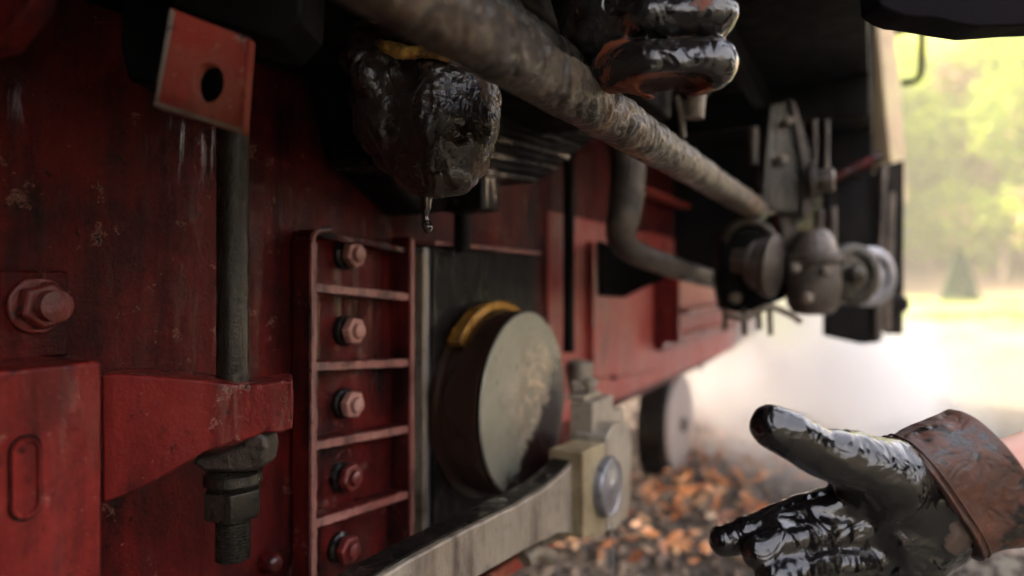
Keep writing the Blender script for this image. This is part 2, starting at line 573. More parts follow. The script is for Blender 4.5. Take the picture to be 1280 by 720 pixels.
bm = BM()
zb_far = H - 0.325
y_step = WX(722, 500, 0).y
prof = [(-1.2, H - 0.58), (WX(600, 700, 0).y, H - 0.58), (y_step - 0.10, H - 0.42), (y_step, zb_far), (WX(884, 450, 0).y, zb_far + 0.01), (4.2, zb_far + 0.06),
        (4.2, H + 0.40), (-1.2, H + 0.40)]
prism(bm, [(0, y, z) for y, z in prof], (-0.03, 0, 0))
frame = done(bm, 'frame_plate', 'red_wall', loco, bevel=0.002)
for px, py, r in [(745, 398, 0.02), (766, 468, 0.014), (746, 455, 0.012), (818, 430, 0.014), (875, 458, 0.014), (866, 420, 0.012)]:
    p = WX(px, py, 0.0045)
    bm = BM()
    lathe(bm, p, (1, 0, 0), [(0, r), (0.006, r * 0.95), (0.010, r * 0.5)], 20, (False, True))
    done(bm, 'rivet', 'black', frame)

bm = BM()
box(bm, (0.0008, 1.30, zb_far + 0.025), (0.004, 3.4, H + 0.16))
done(bm, 'lit_frame_panel', 'red_far_lit', loco, bevel=0.001)  # added plate over the far frame, its light put into a brighter red
# ---- far bright red bracket with its flange
bm = BM()
pts = [WX(px, py, 0.022) for px, py in [(742, 300), (748, 366), (780, 373), (826, 350), (826, 420), (826, 462), (742, 474)]]
prism(bm, pts, (-0.02, 0, 0))
done(bm, 'gusset_plate', 'red_far_lit', loco, bevel=0.003)
bm = BM()
p0, p1 = WX(828, 0, 0.05), WX(902, 0, 0.05)
box(bm, (0.012, p0.y, WX(828, 420, 0.05).z - 0.02), (0.10, p0.y + 0.02, WX(828, 345, 0.05).z))
zz = WX(860, 388, 0.08).z
box(bm, (0.03, p0.y + 0.02, zz - 0.006), (0.12, p1.y + 0.3, zz + 0.006))
zz = WX(860, 418, 0.05).z
box(bm, (0.002, p0.y + 0.02, zz - 0.03), (0.05, p1.y + 0.4, zz))
done(bm, 'stretcher_bracket', 'red', loco, bevel=0.003)
# red panel pieces seen high behind the lever
bm = BM()
a, b_ = WX(812, 235, 0.06), WX(868, 262, 0.06)
box(bm, (0.02, a.y, b_.z), (0.06, b_.y, a.z))
a, b_ = WX(812, 290, 0.07), WX(842, 297, 0.07)
box(bm, (0.02, a.y, b_.z), (0.07, b_.y, a.z))
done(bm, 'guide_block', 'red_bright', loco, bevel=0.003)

# ---- vertical edge strip on the frame (darker band between x 390)
bm = BM()
p = WX(716, 300, 0.03)
tube(bm, [WX(711, 440, 0.035), WX(711, 200, 0.035), WX(711, 120, 0.035)], 0.012, 16, 4)
done(bm, 'spring_hanger_rod', 'soot', loco)

# ---- bolted plate at far left with its nut
bm = BM()
y1 = WX(87, 0, 0.009).y
box(bm, (0.001, -0.3, WX(40, 449, 0.009).z), (0.009, y1, WX(40, 338, 0.009).z))
rough_up(bm, 0.0006, 30, 0)
plate = done(bm, 'bolted_plate', 'red_wall', loco, bevel=0.003)

def hexprism(bm, c, d, r, t, ph=0.2, chamfer=0.12):
    lathe(bm, c, d, [(0, r), (t * 0.82, r), (t, r * (1 - chamfer))], 6, (True, True), ph)

c0 = WX(46, 382, 0.0095)
bm = BM()
lathe(bm, c0, (1, 0, 0), [(0, 0.0235), (0.003, 0.0235), (0.0045, 0.022)], 40)
hexprism(bm, c0 + Vector((0.0045, 0, 0)), (1, 0, 0), 0.0200, 0.014, 0.35)
nutp = done(bm, 'hex_nut', 'bolt_red', plate, bevel=0.0012, seg=2)
bm = BM()
prof = [(0.0, 0.0125)]
t = 0.0
while t < 0.011:
    prof += [(t + 0.0008, 0.0118), (t + 0.0016, 0.0126)]
    t += 0.0018
prof += [(0.0125, 0.0118), (0.0135, 0.0095)]
lathe(bm, c0 + Vector((0.0185, 0, 0)), (1, 0, 0), prof, 32)
done(bm, 'bolt_end', 'bolt_red', nutp)

# ---- box bracket (lower left) with an oval boss
yR = WX(128, 0, 0.10).y
zT = WX(128, 451, 0.10).z
bm = BM()
pts = [(0.0015, -0.25, H - 0.5), (0.0015, yR, H - 0.5), (0.0015, yR, zT), (0.0015, -0.25, zT)]
prism(bm, pts, (0.0985, 0, 0))
boxb = done(bm, 'box_bracket', 'red', loco, bevel=0.0035, seg=3)
def stadium(cy, cz, w, h, n=10):
    r = w
    out = []
    for k in range(n + 1):
        a = math.pi * k / n
        out.append((cy + r * math.cos(a), cz + (h - r) + r * math.sin(a)))
    for k in range(n + 1):
        a = math.pi + math.pi * k / n
        out.append((cy + r * math.cos(a), cz - (h - r) + r * math.sin(a)))
    return out
pc = WX(31, 597, 0.10)
bm = BM()
wI = (WX(50, 597, 0.10).y - WX(12, 597, 0.10).y) / 2
hI = (WX(31, 546, 0.10).z - WX(31, 649, 0.10).z) / 2
o1 = [bm.verts.new((0.1005, y, z)) for y, z in stadium(pc.y, pc.z, wI, hI)]
o2 = [bm.verts.new((0.1036, y, z)) for y, z in stadium(pc.y, pc.z, wI * 0.93, hI * 0.97)]
o3 = [bm.verts.new((0.1034, y, z)) for y, z in stadium(pc.y, pc.z, wI * 0.78, hI * 0.90)]
o4 = [bm.verts.new((0.1012, y, z)) for y, z in stadium(pc.y, pc.z, wI * 0.70, hI * 0.87)]
n = len(o1)
for A, B in ((o1, o2), (o2, o3), (o3, o4)):
    for i in range(n):
        bm.faces.new((A[i], A[(i + 1) % n], B[(i + 1) % n], B[i]))
bm.faces.new(o4)
done(bm, 'oval_boss', 'red', boxb)
bm = BM()
o1 = [(0.1004, y, z) for y, z in stadium(pc.y, pc.z, wI * 1.12, hI * 1.05)]
prism(bm, o1, (0.0006, 0, 0))
done(bm, 'oval_gap', 'black', boxb)

# ---- arm that carries the vertical rod
A0, A1 = W(126, 540, 0.553), W(367, 510, 0.60)
an = (A1 - A0); an.z = 0; an.normalize()
nn = Vector((an.y, -an.x, 0))
if nn.dot(CAM - A0) < 0: nn = -nn
outl = [(126, 468), (160, 468), (240, 474), (300, 481), (330, 480), (352, 476), (366, 476), (367, 500), (366, 536), (352, 541), (330, 541), (316, 548), (285, 556),
        (255, 566), (225, 584), (190, 604), (160, 619), (128, 629)]
bm = BM()
prism(bm, [WP(px, py, A0, nn) for px, py in outl], -nn * 0.052)
arm = done(bm, 'rod_arm', 'red', loco, bevel=0.0025, seg=3)

# ---- vertical rod through the arm, washer, two nuts, threaded end
zc = 0.612
RX = W(291, 480, zc)
def RZ(py): return H + (HY - py) / FPX * zc
bm = BM()
tube(bm, [(RX.x, RX.y, RZ(540)), (RX.x, RX.y, RZ(480)), (RX.x, RX.y, RZ(250)), (RX.x, RX.y, RZ(-60))], 0.0138, 32, 30, 0.0003, 60)
vrod = done(bm, 'tie_rod', 'dark_steel', loco)
bm = BM()
prof = []
t = 0
zt0, zt1 = RZ(640), RZ(700)
while t < (zt0 - zt1) - 0.004:
    prof += [(t, 0.0150), (t + 0.0012, 0.0134), (t + 0.0021, 0.0150)]
    t += 0.0030
prof += [((zt0 - zt1) - 0.002, 0.0135), ((zt0 - zt1), 0.011)]
lathe(bm, (RX.x, RX.y, zt0), (0, 0, -1), prof, 32)
done(bm, 'threaded_end', 'dark_steel', vrod)
bm = BM()
hexprism(bm, Vector((RX.x, RX.y, RZ(610))), (0, 0, -1), 0.0262, RZ(610) - RZ(645), 0.5, 0.1)
done(bm, 'hex_nut', 'dark_steel', vrod, bevel=0.0015)
bm = BM()
lathe(bm, (RX.x, RX.y, RZ(585)), (0, 0, -1), [(0, 0.019), (0.004, 0.025), (0.012, 0.0255), (RZ(585) - RZ(609), 0.021)], 32)
done(bm, 'lock_nut', 'dark_steel', vrod)
bm = BM()
wc = Vector((RX.x, RX.y, 0))
wp = [WP(px, py, RX, F_) for px, py in [(250, 571), (268, 584), (318, 584), (340, 578), (344, 556), (341, 540), (330, 533), (318, 538), (312, 550), (285, 560), (258, 564)]]
prism(bm, [p - F_ * 0.02 for p in wp], F_ * 0.034)
done(bm, 'tapered_washer', 'worn_iron', vrod, bevel=0.005, seg=3)

# ---- ribbed bolted casting
XC = 0.036
bm = BM()
yL, yRr = WX(392, 400, XC).y, WX(517, 400, XC).y
zt, zb = WX(450, 292, XC).z, WX(450, 735, XC).z
box(bm, (0.001, yL + 0.001, zb), (0.006, yRr + 0.004, zt - 0.001))
prism(bm, [WX(a, b2, 0.006) for a, b2 in [(400, 585), (388, 650), (362, 715), (362, 760), (400, 760)]], (-0.0048, 0, 0))
cast = done(bm, 'ribbed_casting', 'red_cast', loco, bevel=0.003)
ribw = 0.008
def shear(bm):
    for v_ in bm.verts: v_.co.z -= (v_.co.y - yL) * 0.075
def castbar(pts_yz, wd, x1=XC, mat='red_cast', name='rib', amp=0.0012):
    bm = BM()
    box(bm, (0.0065, pts_yz[0], pts_yz[2]), (x1, pts_yz[1], pts_yz[3]))
    bmesh.ops.bevel(bm, geom=[e for e in bm.edges], offset=0.0022, segments=2, affect='EDGES')
    bmesh.ops.subdivide_edges(bm, edges=[e for e in bm.edges if e.calc_length() > 0.03], cuts=24, use_grid_fill=True)
    rough_up(bm, amp, 60)
    if name == 'rib': shear(bm)
    return done(bm, name, mat, cast)
castbar((yL - 0.006, yL + 0.006, zb, zt - 0.012), 0, name='side_flange')
castbar((yRr - 0.014, yRr - 0.003, zb, zt + 0.002), 0, name='side_flange', x1=XC + 0.004)
# worn pink edges on the flanges and ribs: thin strips of bare paint on the outer edges
def wear(y0, y1, z0, z1, x, sh=False):
    bm = BM()
    box(bm, (x - 0.0035, y0, z0), (x + 0.0012, y1, z1))
    bmesh.ops.subdivide_edges(bm, edges=[e for e in bm.edges if e.calc_length() > 0.03], cuts=40, use_grid_fill=True)
    rough_up(bm, 0.0016, 90)
    if sh: shear(bm)
    return done(bm, 'worn_edge', 'edge_wear', cast)
wear(yL - 0.0045, yL + 0.0040, zb, zt - 0.016, XC)
bm = BM()
tube(bm, [(XC - 0.003, yL, zt - 0.018), (XC - 0.003, yL + 0.002, zt - 0.008), (XC - 0.003, yL + 0.010, zt - 0.001), (XC - 0.003, yL + 0.03, zt + 0.0005)], 0.0042, 12, 6, 0.0012, 70)
done(bm, 'worn_edge', 'edge_wear', cast)
wear(yRr - 0.013, yRr - 0.005, zb, zt, XC + 0.004)
for py in (365, 456, 547, 637):
    z = WX(450, py, XC).z
    z += 0.006
    castbar((yL + 0.005, yRr - 0.014, z - 0.0058, z + 0.0058), 0)
    wear(yL + 0.003, yRr - 0.013, z - 0.0048, z + 0.0048, XC, True)
castbar((yL, yRr - 0.014, zt - 0.007, zt), 0)
bolt0 = None
for i, (px, py) in enumerate([(447, 318), (446, 414), (445, 505), (442, 599), (440, 688)]):
    c = WX(px, py, 0.030)
    c.x = 0.0065
    if bolt0 is None:
        bm = BM()
        hexprism(bm, Vector((0.013, 0, 0)), (1, 0, 0), 0.0165, 0.011, 0.3)
        lathe(bm, (0.0242, 0, 0), (1, 0, 0), [(0, 0.0095), (0.005, 0.009), (0.007, 0.006)], 24)
        bolt0 = done(bm, 'bolt_head', 'bolt', cast, bevel=0.0012)
        bolt0.location = c
        bolt0.scale = (1.0, 1.12, 1.12)
        bm = BM()
        lathe(bm, (0, 0, 0), (1, 0, 0), [(0, 0.0175), (0.006, 0.0175), (0.008, 0.0145), (0.0128, 0.0142)], 28)
        collar0 = done(bm, 'collar', 'black')
        collar0.parent = bolt0
    else:
        b2 = bolt0.copy(); COL.objects.link(b2)
        b2.parent = cast; b2.location = c
        b2.rotation_euler = (0.4 * i + 0.2 * i * i, 0.05 * (i % 3 - 1), 0.05 * (i % 2))
        k2 = collar0.copy(); COL.objects.link(k2); k2.parent = b2
        if i >= 3:
            b2.data = bolt0.data.copy(); b2.data.materials[0] = M['bolt_red']
# lump at foot of casting, by the left
bm = BM()
p = WX(372, 712, 0.05)
lathe(bm, (0.001, p.y, p.z), (1, 0, 0), [(0, 0.013), (0.012, 0.012), (0.018, 0.008), (0.02, 0.003)], 24)
done(bm, 'rivet_head', 'red_cast', loco)

# ---- axle box: black plate with bright vertical slide, hub
XA = 0.042
yA0, yA1 = WX(528, 305, XA).y, WX(671, 320, XA).y
zA0, zA1 = H - 0.36, WX(528, 306, XA).z
bm = BM()
box(bm, (0.0012, yA0 + 0.028, zA0), (XA, yA1, zA1))
axle = done(bm, 'axle_box', 'black', loco, bevel=0.004, seg=3)
bm = BM()
box(bm, (0.0012, yA0 - 0.002, zA0 - 0.03), (XA + 0.003, yA0 + 0.010, zA1 - 0.012))
done(bm, 'slide_strip', 'cast_iron', axle, bevel=0.002)
bm = BM()
box(bm, (0.0012, yA0 + 0.0112, zA0 - 0.03), (XA - 0.006, yA0 + 0.0275, zA1 - 0.002))
done(bm, 'slide_liner', 'grey_steel', axle, bevel=0.002)
bm = BM()
box(bm, (0.0012, yA0 + 0.02, zA1 + 0.0005), (XA + 0.008, yA1 + 0.006, zA1 + 0.007))
rough_up(bm, 0.001, 40)
done(bm, 'top_lip', 'edge_wear', axle, bevel=0.002)
HR = 0.148
hc = WX(655, 503, 0.117)
bm = BM()
lathe(bm, (XA - 0.004, hc.y, hc.z), (1, 0, 0), [(0, HR * 1.06), (0.012, HR * 1.06), (0.014, HR * 0.985), (0.117 - XA - 0.002, HR), (0.117 - XA + 0.004, HR * 0.985)], 128, (False, True))
hub = done(bm, 'axle_hub', 'hub_side', axle)
bm = BM()
lathe(bm, (0.1212, hc.y, hc.z), (1, 0, 0), [(0, HR * 0.985), (0.0022, HR * 0.97), (0.0024, 0.02)], 128)
done(bm, 'hub_face', 'hub_face', hub)
# brass oil ring segment at the upper left of the hub
bm = BM()
sect = []
for k in range(25):
    a = math.radians(58 + 82 * k / 24)       # angle: 0 = +y, 90 = up
    sect.append(a)
for (x0, x1, r0, r1) in [(0.050, 0.074, HR * 1.005, HR * 1.10)]:
    vs = []
    for a in sect:
        cy, cz = math.cos(a), math.sin(a)
        vs.append([bm.verts.new((x, hc.y + r * cy, hc.z + r * cz)) for x, r in ((x0, r0), (x1, r0), (x1, r1), (x0, r1))])
    for A, B in zip(vs, vs[1:]):
        for i in range(4):
            bm.faces.new((A[i], A[(i + 1) % 4], B[(i + 1) % 4], B[i]))
    bm.faces.new(vs[0]); bm.faces.new(vs[-1][::-1])
done(bm, 'brass_ring', 'brass_oil', axle, bevel=0.002)
# small oil cup to the right of the hub
bm = BM()
p = WX(724, 470, 0.06)
lathe(bm, (p.x, p.y, p.z - 0.035), (0, 0, 1), [(0, 0.022), (0.02, 0.026), (0.045, 0.03), (0.065, 0.028), (0.07, 0.015)], 28)
done(bm, 'oil_cup', 'pale_steel', loco)
# floor of the recess below the axlebox
bm = BM()
box(bm, (0.0012, yA0 - 0.02, zA0 - 0.12), (0.036, yA1 + 0.02, zA0 - 0.001))
done(bm, 'horn_stay', 'black', loco, bevel=0.003)

# ---- coupling bar and its end
XB = 0.22
def zb_at(px, py): return WX(px, py, XB).z
bm = BM()
top = [(470, 727), (520, 696), (580, 664), (644, 633), (684, 609), (706, 590), (722, 572), (729, 566)]
bot = [(729, 668), (698, 667), (660, 686), (600, 720), (560, 745), (470, 800)]
tp = [WX(a, b2, XB) for a, b2 in top]
bt = [WX(a, b2, XB) for a, b2 in bot]
tp[0] = Vector((XB, 0.1, tp[1].z - 0.005)); bt[-1] = Vector((XB, 0.1, bt[-3].z))
bt[-2] = Vector((XB, bt[-2].y, bt[-3].z))
prism(bm, tp + bt, (-0.034, 0, 0))
bar = done(bm, 'coupling_bar', 'pale_steel', loco, bevel=0.003, seg=3)
# greasy top of the bar
bm = BM()
for a, c in zip(tp[:-1], tp[1:]):
    up = Vector((0, 0, 0.002))
    prism(bm, [a + up - Vector((0.005, 0, 0)), c + up - Vector((0.005, 0, 0)), c + up - Vector((0.033, 0, 0)), a + up - Vector((0.033, 0, 0))], (0, 0, 0.0022))
bmesh.ops.remove_doubles(bm, verts=bm.verts, dist=1e-5)
done(bm, 'grease_layer', 'black', bar)
# head: brass slab, frame and steel cap
yh0 = WX(727, 600, 0.235).y
yh1 = WX(757, 600, 0.235).y
bm = BM()
p = [WX(a, b2, 0.236) for a, b2 in [(728, 566), (757, 553), (757, 668), (729, 674)]]
prism(bm, p, (-0.055, 0, 0))
done(bm, 'brass_slab', 'brass', bar, bevel=0.003)
bm = BM()
p = [WX(a, b2, 0.228) for a, b2 in [(758, 548), (768, 530), (780, 527), (788, 533), (790, 560), (789, 620), (784, 648), (770, 662), (758, 665)]]
prism(bm, p, (-0.06, 0, 0))
done(bm, 'end_strap', 'pale_steel', bar, bevel=0.004, seg=3)
bm = BM()
pcap = WX(766, 609, 0.25)
rcap = 0.0475
lathe(bm, (0.2285, pcap.y, pcap.z), (1, 0, 0), [(0, rcap), (0.016, rcap), (0.021, rcap * 0.93), (0.0215, rcap * 0.9), (0.0195, rcap * 0.86), (0.021, 0.012), (0.024, 0.008), (0.024, 0.0)], 64)
done(bm, 'pin_cap', 'grey_steel', bar)
# block above the head
bm = BM()
yb0 = WX(741, 520, 0.20).y
zc1, zc0 = WX(741, 504, 0.20).z, WX(741, 572, 0.20).z
box(bm, (0.158, yb0, zc0), (0.20, yb0 + 0.10, zc1))
box(bm, (0.15, yb0 + 0.005, zc1 + 0.0005), (0.185, yb0 + 0.08, zc1 + 0.010))
box(bm, (0.19, yb0 + 0.102, zc0), (0.20, yb0 + 0.16, zc1 - 0.03))
blk = done(bm, 'crosshead_block', 'pale_steel', loco, bevel=0.003)
bm = BM()
p = [WY(a, b2, yb0 + 0.006) for a, b2 in [(699, 552), (741, 548), (741, 640), (676, 640)]]
prism(bm, p, (0, 0.05, 0))
done(bm, 'crosshead_foot', 'red', blk, bevel=0.003)
bm = BM()
p = WX(738, 500, 0.18)
lathe(bm, (p.x, p.y, zc1 + 0.0105), (0, 0, 1), [(0, 0.009), (0.012, 0.009), (0.014, 0.014), (0.022, 0.013), (0.026, 0.006)], 20)
lathe(bm, (p.x - 0.03, p.y, zc1 + 0.0105), (0, 0, 1), [(0, 0.006), (0.01, 0.006), (0.012, 0.009), (0.018, 0.005)], 16)
done(bm, 'oil_plug', 'pale_steel', blk)
# red lower tie under the bar
bm = BM()
p = [WX(a, b2, 0.10) for a, b2 in [(585, 735), (640, 702), (690, 672), (694, 684), (650, 712), (600, 745)]]
prism(bm, p, (-0.04, 0, 0))
done(bm, 'lower_tie', 'red_bright', loco, bevel=0.003)
bm = BM()
pl = [W(672, 677, 1.0), W(706, 664, 1.05)]
tube(bm, pl, 0.010, 14, 3)
tube(bm, [W(656, 700, 0.98), W(672, 688, 1.0), W(690, 697, 1.02)], 0.012, 14, 3)
done(bm, 'drain_pipe', 'pale_steel', loco)

# ---- leaf spring
spr = None
zs_top = WX(700, 192, 0.10).z + 0.05
ye = WX(722, 200, 0.10).y
for k in range(9):
    bm = BM()
    z1 = zs_top - k * 0.0145
    yend = ye + 0.02 - k * 0.031
    n = 14
    for i in range(n):
        pass
    pts = [(0.055, 0.60, z1 - 0.013 - 0.03), (0.055, yend - 0.05, z1 - 0.013), (0.055, yend, z1 - 0.010), (0.055, yend, z1), (0.055, 0.60, z1 - 0.03)]
    prism(bm, pts, (0.075, 0, 0))
    o = done(bm, 'leaf_spring' if k == 0 else 'spring_leaf', 'soot' if k % 2 else 'black', loco if k == 0 else spr, bevel=0.0015)
    if k == 0: spr = o
# spring buckle/strap hidden behind the glove, its brownish foot and hanger stub
bm = BM()
a = WX(598, 250, 0.09)
box(bm, (0.05, a.y - 0.05, a.z - 0.02), (0.125, a.y + 0.004, a.z + 0.05))
done(bm, 'spring_buckle', 'black', spr, bevel=0.004)
bm = BM()
a = WX(578, 285, 0.06)
tube(bm, [(0.06, a.y, zA1 - 0.01), (0.06, a.y, a.z + 0.06)], 0.013, 20, 3)
done(bm, 'spring_pillar', 'black', spr)

# ---- upper diagonal round rod
XR, RR, RH = 0.39, 0.0217, H + 0.1635
bm = BM()
n, seg = 620, 96
y0r, y1r = 0.05, WX(952, 270, XR).y
rings = []
for i in range(n + 1):
    y = y0r + (y1r - y0r) * i / n
    taper = 1.0
    end = (y1r - y)
    if end < 0.12: taper = 1 - 0.28 * (1 - end / 0.12) ** 2
    ring = []
    for k in range(seg):
        a = 2 * math.pi * k / seg
        ca, sa = math.cos(a), math.sin(a)
        e = 0.88
        ex = math.copysign(abs(ca) ** e, ca); ez = math.copysign(abs(sa) ** e, sa)
        q = Vector((XR + ex * RR * taper, y, RH + ez * RR * taper))
        nv = mnoise.fractal(q * 28, 0.9, 2.1, 5) * 0.0016
        s = mnoise.noise(Vector((q.x * 70, q.y * 85, q.z * 60)))
        side = max(0.0, ca)                       # scaling is heaviest on the outer lower face
        rough = max(0.0, 1.0 - abs(y - 0.62) / 0.5)
        nv += (abs(s) ** 0.8) * 0.0038 * (0.25 + rough) * (0.3 + side)
        ring.append(bm.verts.new(q + Vector((ca, 0, sa)) * nv))
    rings.append(ring)
for A, B in zip(rings, rings[1:]):
    for i in range(seg):
        bm.faces.new((A[i], A[(i + 1) % seg], B[(i + 1) % seg], B[i]))
bm.faces.new(rings[0]); bm.faces.new(rings[-1][::-1])
done(bm, 'cross_rod', 'rod', loco, angle=60)
bm = BM()
yc = WX(744, 85, 0.375).y
tube(bm, [(0.372, 0.05, H + 0.192), (0.372, yc * 0.6, H + 0.192), (0.374, yc - 0.02, H + 0.190), (0.376, yc, H + 0.186)], [0.0225, 0.0225, 0.0225, 0.014], 32, 20, 0.001, 50)
done(bm, 'upper_rod', 'dark_steel', loco)

# ---- bent brake lever
bm = BM()
bp_ = [(772, 150, 1.36), (785, 200, 1.36), (782, 255, 1.36), (776, 293, 1.36), (790, 314, 1.38), (825, 328, 1.46), (865, 342, 1.58), (900, 352, 1.70)]
tube(bm, [W(*p) for p in bp_], [0.030, 0.036, 0.036, 0.030, 0.024, 0.024, 0.023, 0.022], 28, 10, 0.0015, 30, fl=0.8)
tube(bm, [W(845, 328, 1.5), W(852, 345, 1.53)], 0.012, 14, 3)
done(bm, 'bent_lever', 'worn_iron', loco)
# dark wedge under the elbow
bm = BM()
p = [W(a, b2, 1.55) for a, b2 in [(748, 300), (775, 310), (845, 343), (800, 362), (780, 372), (750, 370)]]
prism(bm, p, F_ * 0.06)
done(bm, 'lever_bracket', 'soot', loco, bevel=0.004)

# ---- suspension cluster at the far end of the rod
zC = 1.48
def Pz(px, py, dz=0.0): return W(px, py, zC + dz)
bm = BM()
prism(bm, [Pz(a, b2) for a, b2 in [(962, 132), (990, 122), (996, 135), (1003, 268), (950, 262), (952, 240)]], F_ * 0.05)
lever = done(bm, 'rocker_plate', 'dark_steel', loco, bevel=0.004)
bm = BM()
prism(bm, [Pz(a, b2, -0.015) for a, b2 in [(988, 123), (994, 126), (1013, 190), (1014, 268), (1003, 270), (1002, 200)]], F_ * 0.085)
done(bm, 'rocker_rib', 'worn_iron', lever, bevel=0.003)
bm = BM()
d_ = (R_ * 0.92 - F_ * 0.4).normalized()
lathe(bm, Pz(1012, 227), d_, [(0, 0.045), (0.012, 0.045), (0.013, 0.026), (0.045, 0.026), (0.049, 0.020)], 28)
done(bm, 'pivot_bolt', 'worn_iron', lever, bevel=0.001)
bm = BM()
prism(bm, [Pz(a, b2, 0.02) for a, b2 in [(972, 262), (992, 262), (1003, 300), (998, 322), (982, 318)]], F_ * 0.04)
done(bm, 'link_rod', 'worn_iron', lever, bevel=0.004)
for px, y0, y1, r in [(1024, 262, 305, 0.011), (1040, 258, 300, 0.010), (1018, 150, 205, 0.006), (1033, 150, 210, 0.006), (942, 160, 205, 0.010), (853, 125, 170, 0.005)]:
    bm = BM()
    tube(bm, [Pz(px, y0), Pz(px, y1)], r, 14, 3)
    done(bm, 'stud', 'worn_iron', loco)
# bolt with ribbed washers
dd = (R_ * 0.75 - F_ * 0.62 - U_ * 0.1).normalized()
bm = BM()
lathe(bm, Pz(932, 330), dd, [(0, 0.028), (0.008, 0.030), (0.012, 0.045), (0.02, 0.052), (0.026, 0.046), (0.03, 0.055), (0.04, 0.06), (0.048, 0.054), (0.05, 0.066), (0.062, 0.068), (0.07, 0.05)], 36)
prof = [(-0.03, 0.024), (0, 0.026)]
lathe(bm, Pz(925, 326, -0.01), -dd, [(-0.02, 0.03), (0.0, 0.03), (0.012, 0.028)], 6)
done(bm, 'washer_stack', 'worn_iron', loco)
# black hanger plate around it
bm = BM()
prism(bm, [Pz(a, b2, 0.05) for a, b2 in [(902, 290), (945, 285), (985, 300), (1000, 345), (985, 372), (955, 385), (930, 392), (905, 388), (898, 350)]], F_ * 0.05)
done(bm, 'hanger_plate', 'soot', loco, bevel=0.006)
# tapered buffer hub
bm = BM()
c = Pz(1016, 300, -0.01)
lathe(bm, c, (0, 0, -1), [(-0.02, 0.03), (0, 0.043), (0.02, 0.050), (0.09, 0.058), (0.14, 0.052), (0.158, 0.040), (0.162, 0.02)], 40)
done(bm, 'tapered_hub', 'worn_iron', loco)
bm = BM()
lathe(bm, Pz(1016, 318, -0.01), (0, 0, -1), [(0, 0.055), (0.004, 0.062), (0.018, 0.062), (0.022, 0.055)], 40)
done(bm, 'flange_ring', 'worn_iron', loco)
for px, py, dz, rr2 in [(992, 335, -0.07, 0.011), (1030, 338, -0.07, 0.011), (1008, 372, -0.065, 0.012), (958, 356, -0.02, 0.012), (918, 372, 0.04, 0.014), (984, 152, -0.01, 0.010), (976, 200, -0.01, 0.012)]:
    bm = BM()
    hexprism(bm, Pz(px, py, dz), -F_, rr2, 0.014, 0.4)
    lathe(bm, Pz(px, py, dz) - F_ * 0.0145, -F_, [(0, rr2 * 0.55), (0.006, rr2 * 0.5)], 14)
    done(bm, 'fixing_bolt', 'cast_iron', loco)
bm = BM()
tube(bm, [Pz(905, 300, -0.01), Pz(915, 284, -0.03), Pz(935, 276, -0.03), Pz(960, 286, -0.02), Pz(975, 310, -0.02)], 0.008, 12, 6)
done(bm, 'oil_pipe', 'worn_iron', loco)
bm = BM()
tube(bm, [Pz(906, 392, 0.0), Pz(930, 398, -0.02), Pz(960, 384, -0.03), Pz(985, 392, -0.03), Pz(1000, 402, -0.02)], 0.007, 12, 6)
done(bm, 'drain_pipe', 'cast_iron', loco)
for k, px in enumerate((906, 930, 948, 962)):
    bm = BM()
    tube(bm, [Pz(px, 385, 0.03), Pz(px + 1, 412 + 7 * (k % 2), 0.03)], 0.006, 10, 3)
    done(bm, 'hanging_stud', 'worn_iron', loco)
# pair of round discs
dsk = None
for k, (px, py, dz, r) in enumerate([(1062, 343, 0.0, 0.067), (1084, 346, 0.10, 0.070)]):
    bm = BM()
    lathe(bm, Pz(px, py, dz), (R_ * 0.25 - F_).normalized(), [(-0.04, r * 0.9), (0, r), (0.014, r), (0.018, r * 0.9), (0.018, r * 0.7), (0.010, r * 0.66), (0.012, r * 0.3), (0.03, r * 0.28), (0.034, 0.005)], 44)
    done(bm, 'pulley_disc', 'grey_steel' if k else 'dark_steel', loco)
# step plates hanging at the end
bm = BM()
prism(bm, [W(a, b2, 1.95) for a, b2 in [(1034, 235), (1100, 215), (1100, 428), (1078, 430), (1034, 420)]], F_ * 0.03)
step = done(bm, 'step_plate', 'soot', loco, bevel=0.003)
bm = BM()
prism(bm, [W(a, b2, 1.93) for a, b2 in [(1104, 205), (1110, 205), (1103, 425), (1096, 425)]], F_ * 0.04)
prism(bm, [W(a, b2, 2.05) for a, b2 in [(1113, 240), (1120, 240), (1114, 415), (1107, 415)]], F_ * 0.04)
done(bm, 'step_rail', 'worn_iron', step)
bm = BM()
prism(bm, [W(a, b2, 2.1) for a, b2 in [(1112, 205), (1130, 200), (1129, 418), (1110, 418)]], F_ * 0.02)
lathe(bm, W(1120, 380, 2.08), -F_, [(0, 0.03), (0.02, 0.03), (0.03, 0.02)], 18)
done(bm, 'step_back', 'black', step)

# ---- wheel in the steam
bm = BM()
wc_ = WX(848, 530, -0.10)
lathe(bm, wc_ - Vector((0.10, 0, 0)), (1, 0, 0), [(0, 0.235), (0.02, 0.225), (0.09, 0.215), (0.10, 0.20), (0.10, 0.15)], 80)
whl = done(bm, 'wheel', 'black', loco)
bm = BM()
lathe(bm, wc_ + Vector((0.0008, 0, 0)), (1, 0, 0), [(0, 0.20), (0.012, 0.195), (0.016, 0.16), (0.018, 0.04)], 64)
done(bm, 'wheel_face', 'wheel_pale', whl)
bm = BM()
lathe(bm, wc_ + Vector((0.019, 0, 0)), (1, 0, 0), [(0, 0.03), (0.012, 0.028), (0.014, 0.01)], 24)
done(bm, 'axle_end', 'dark_steel', whl)

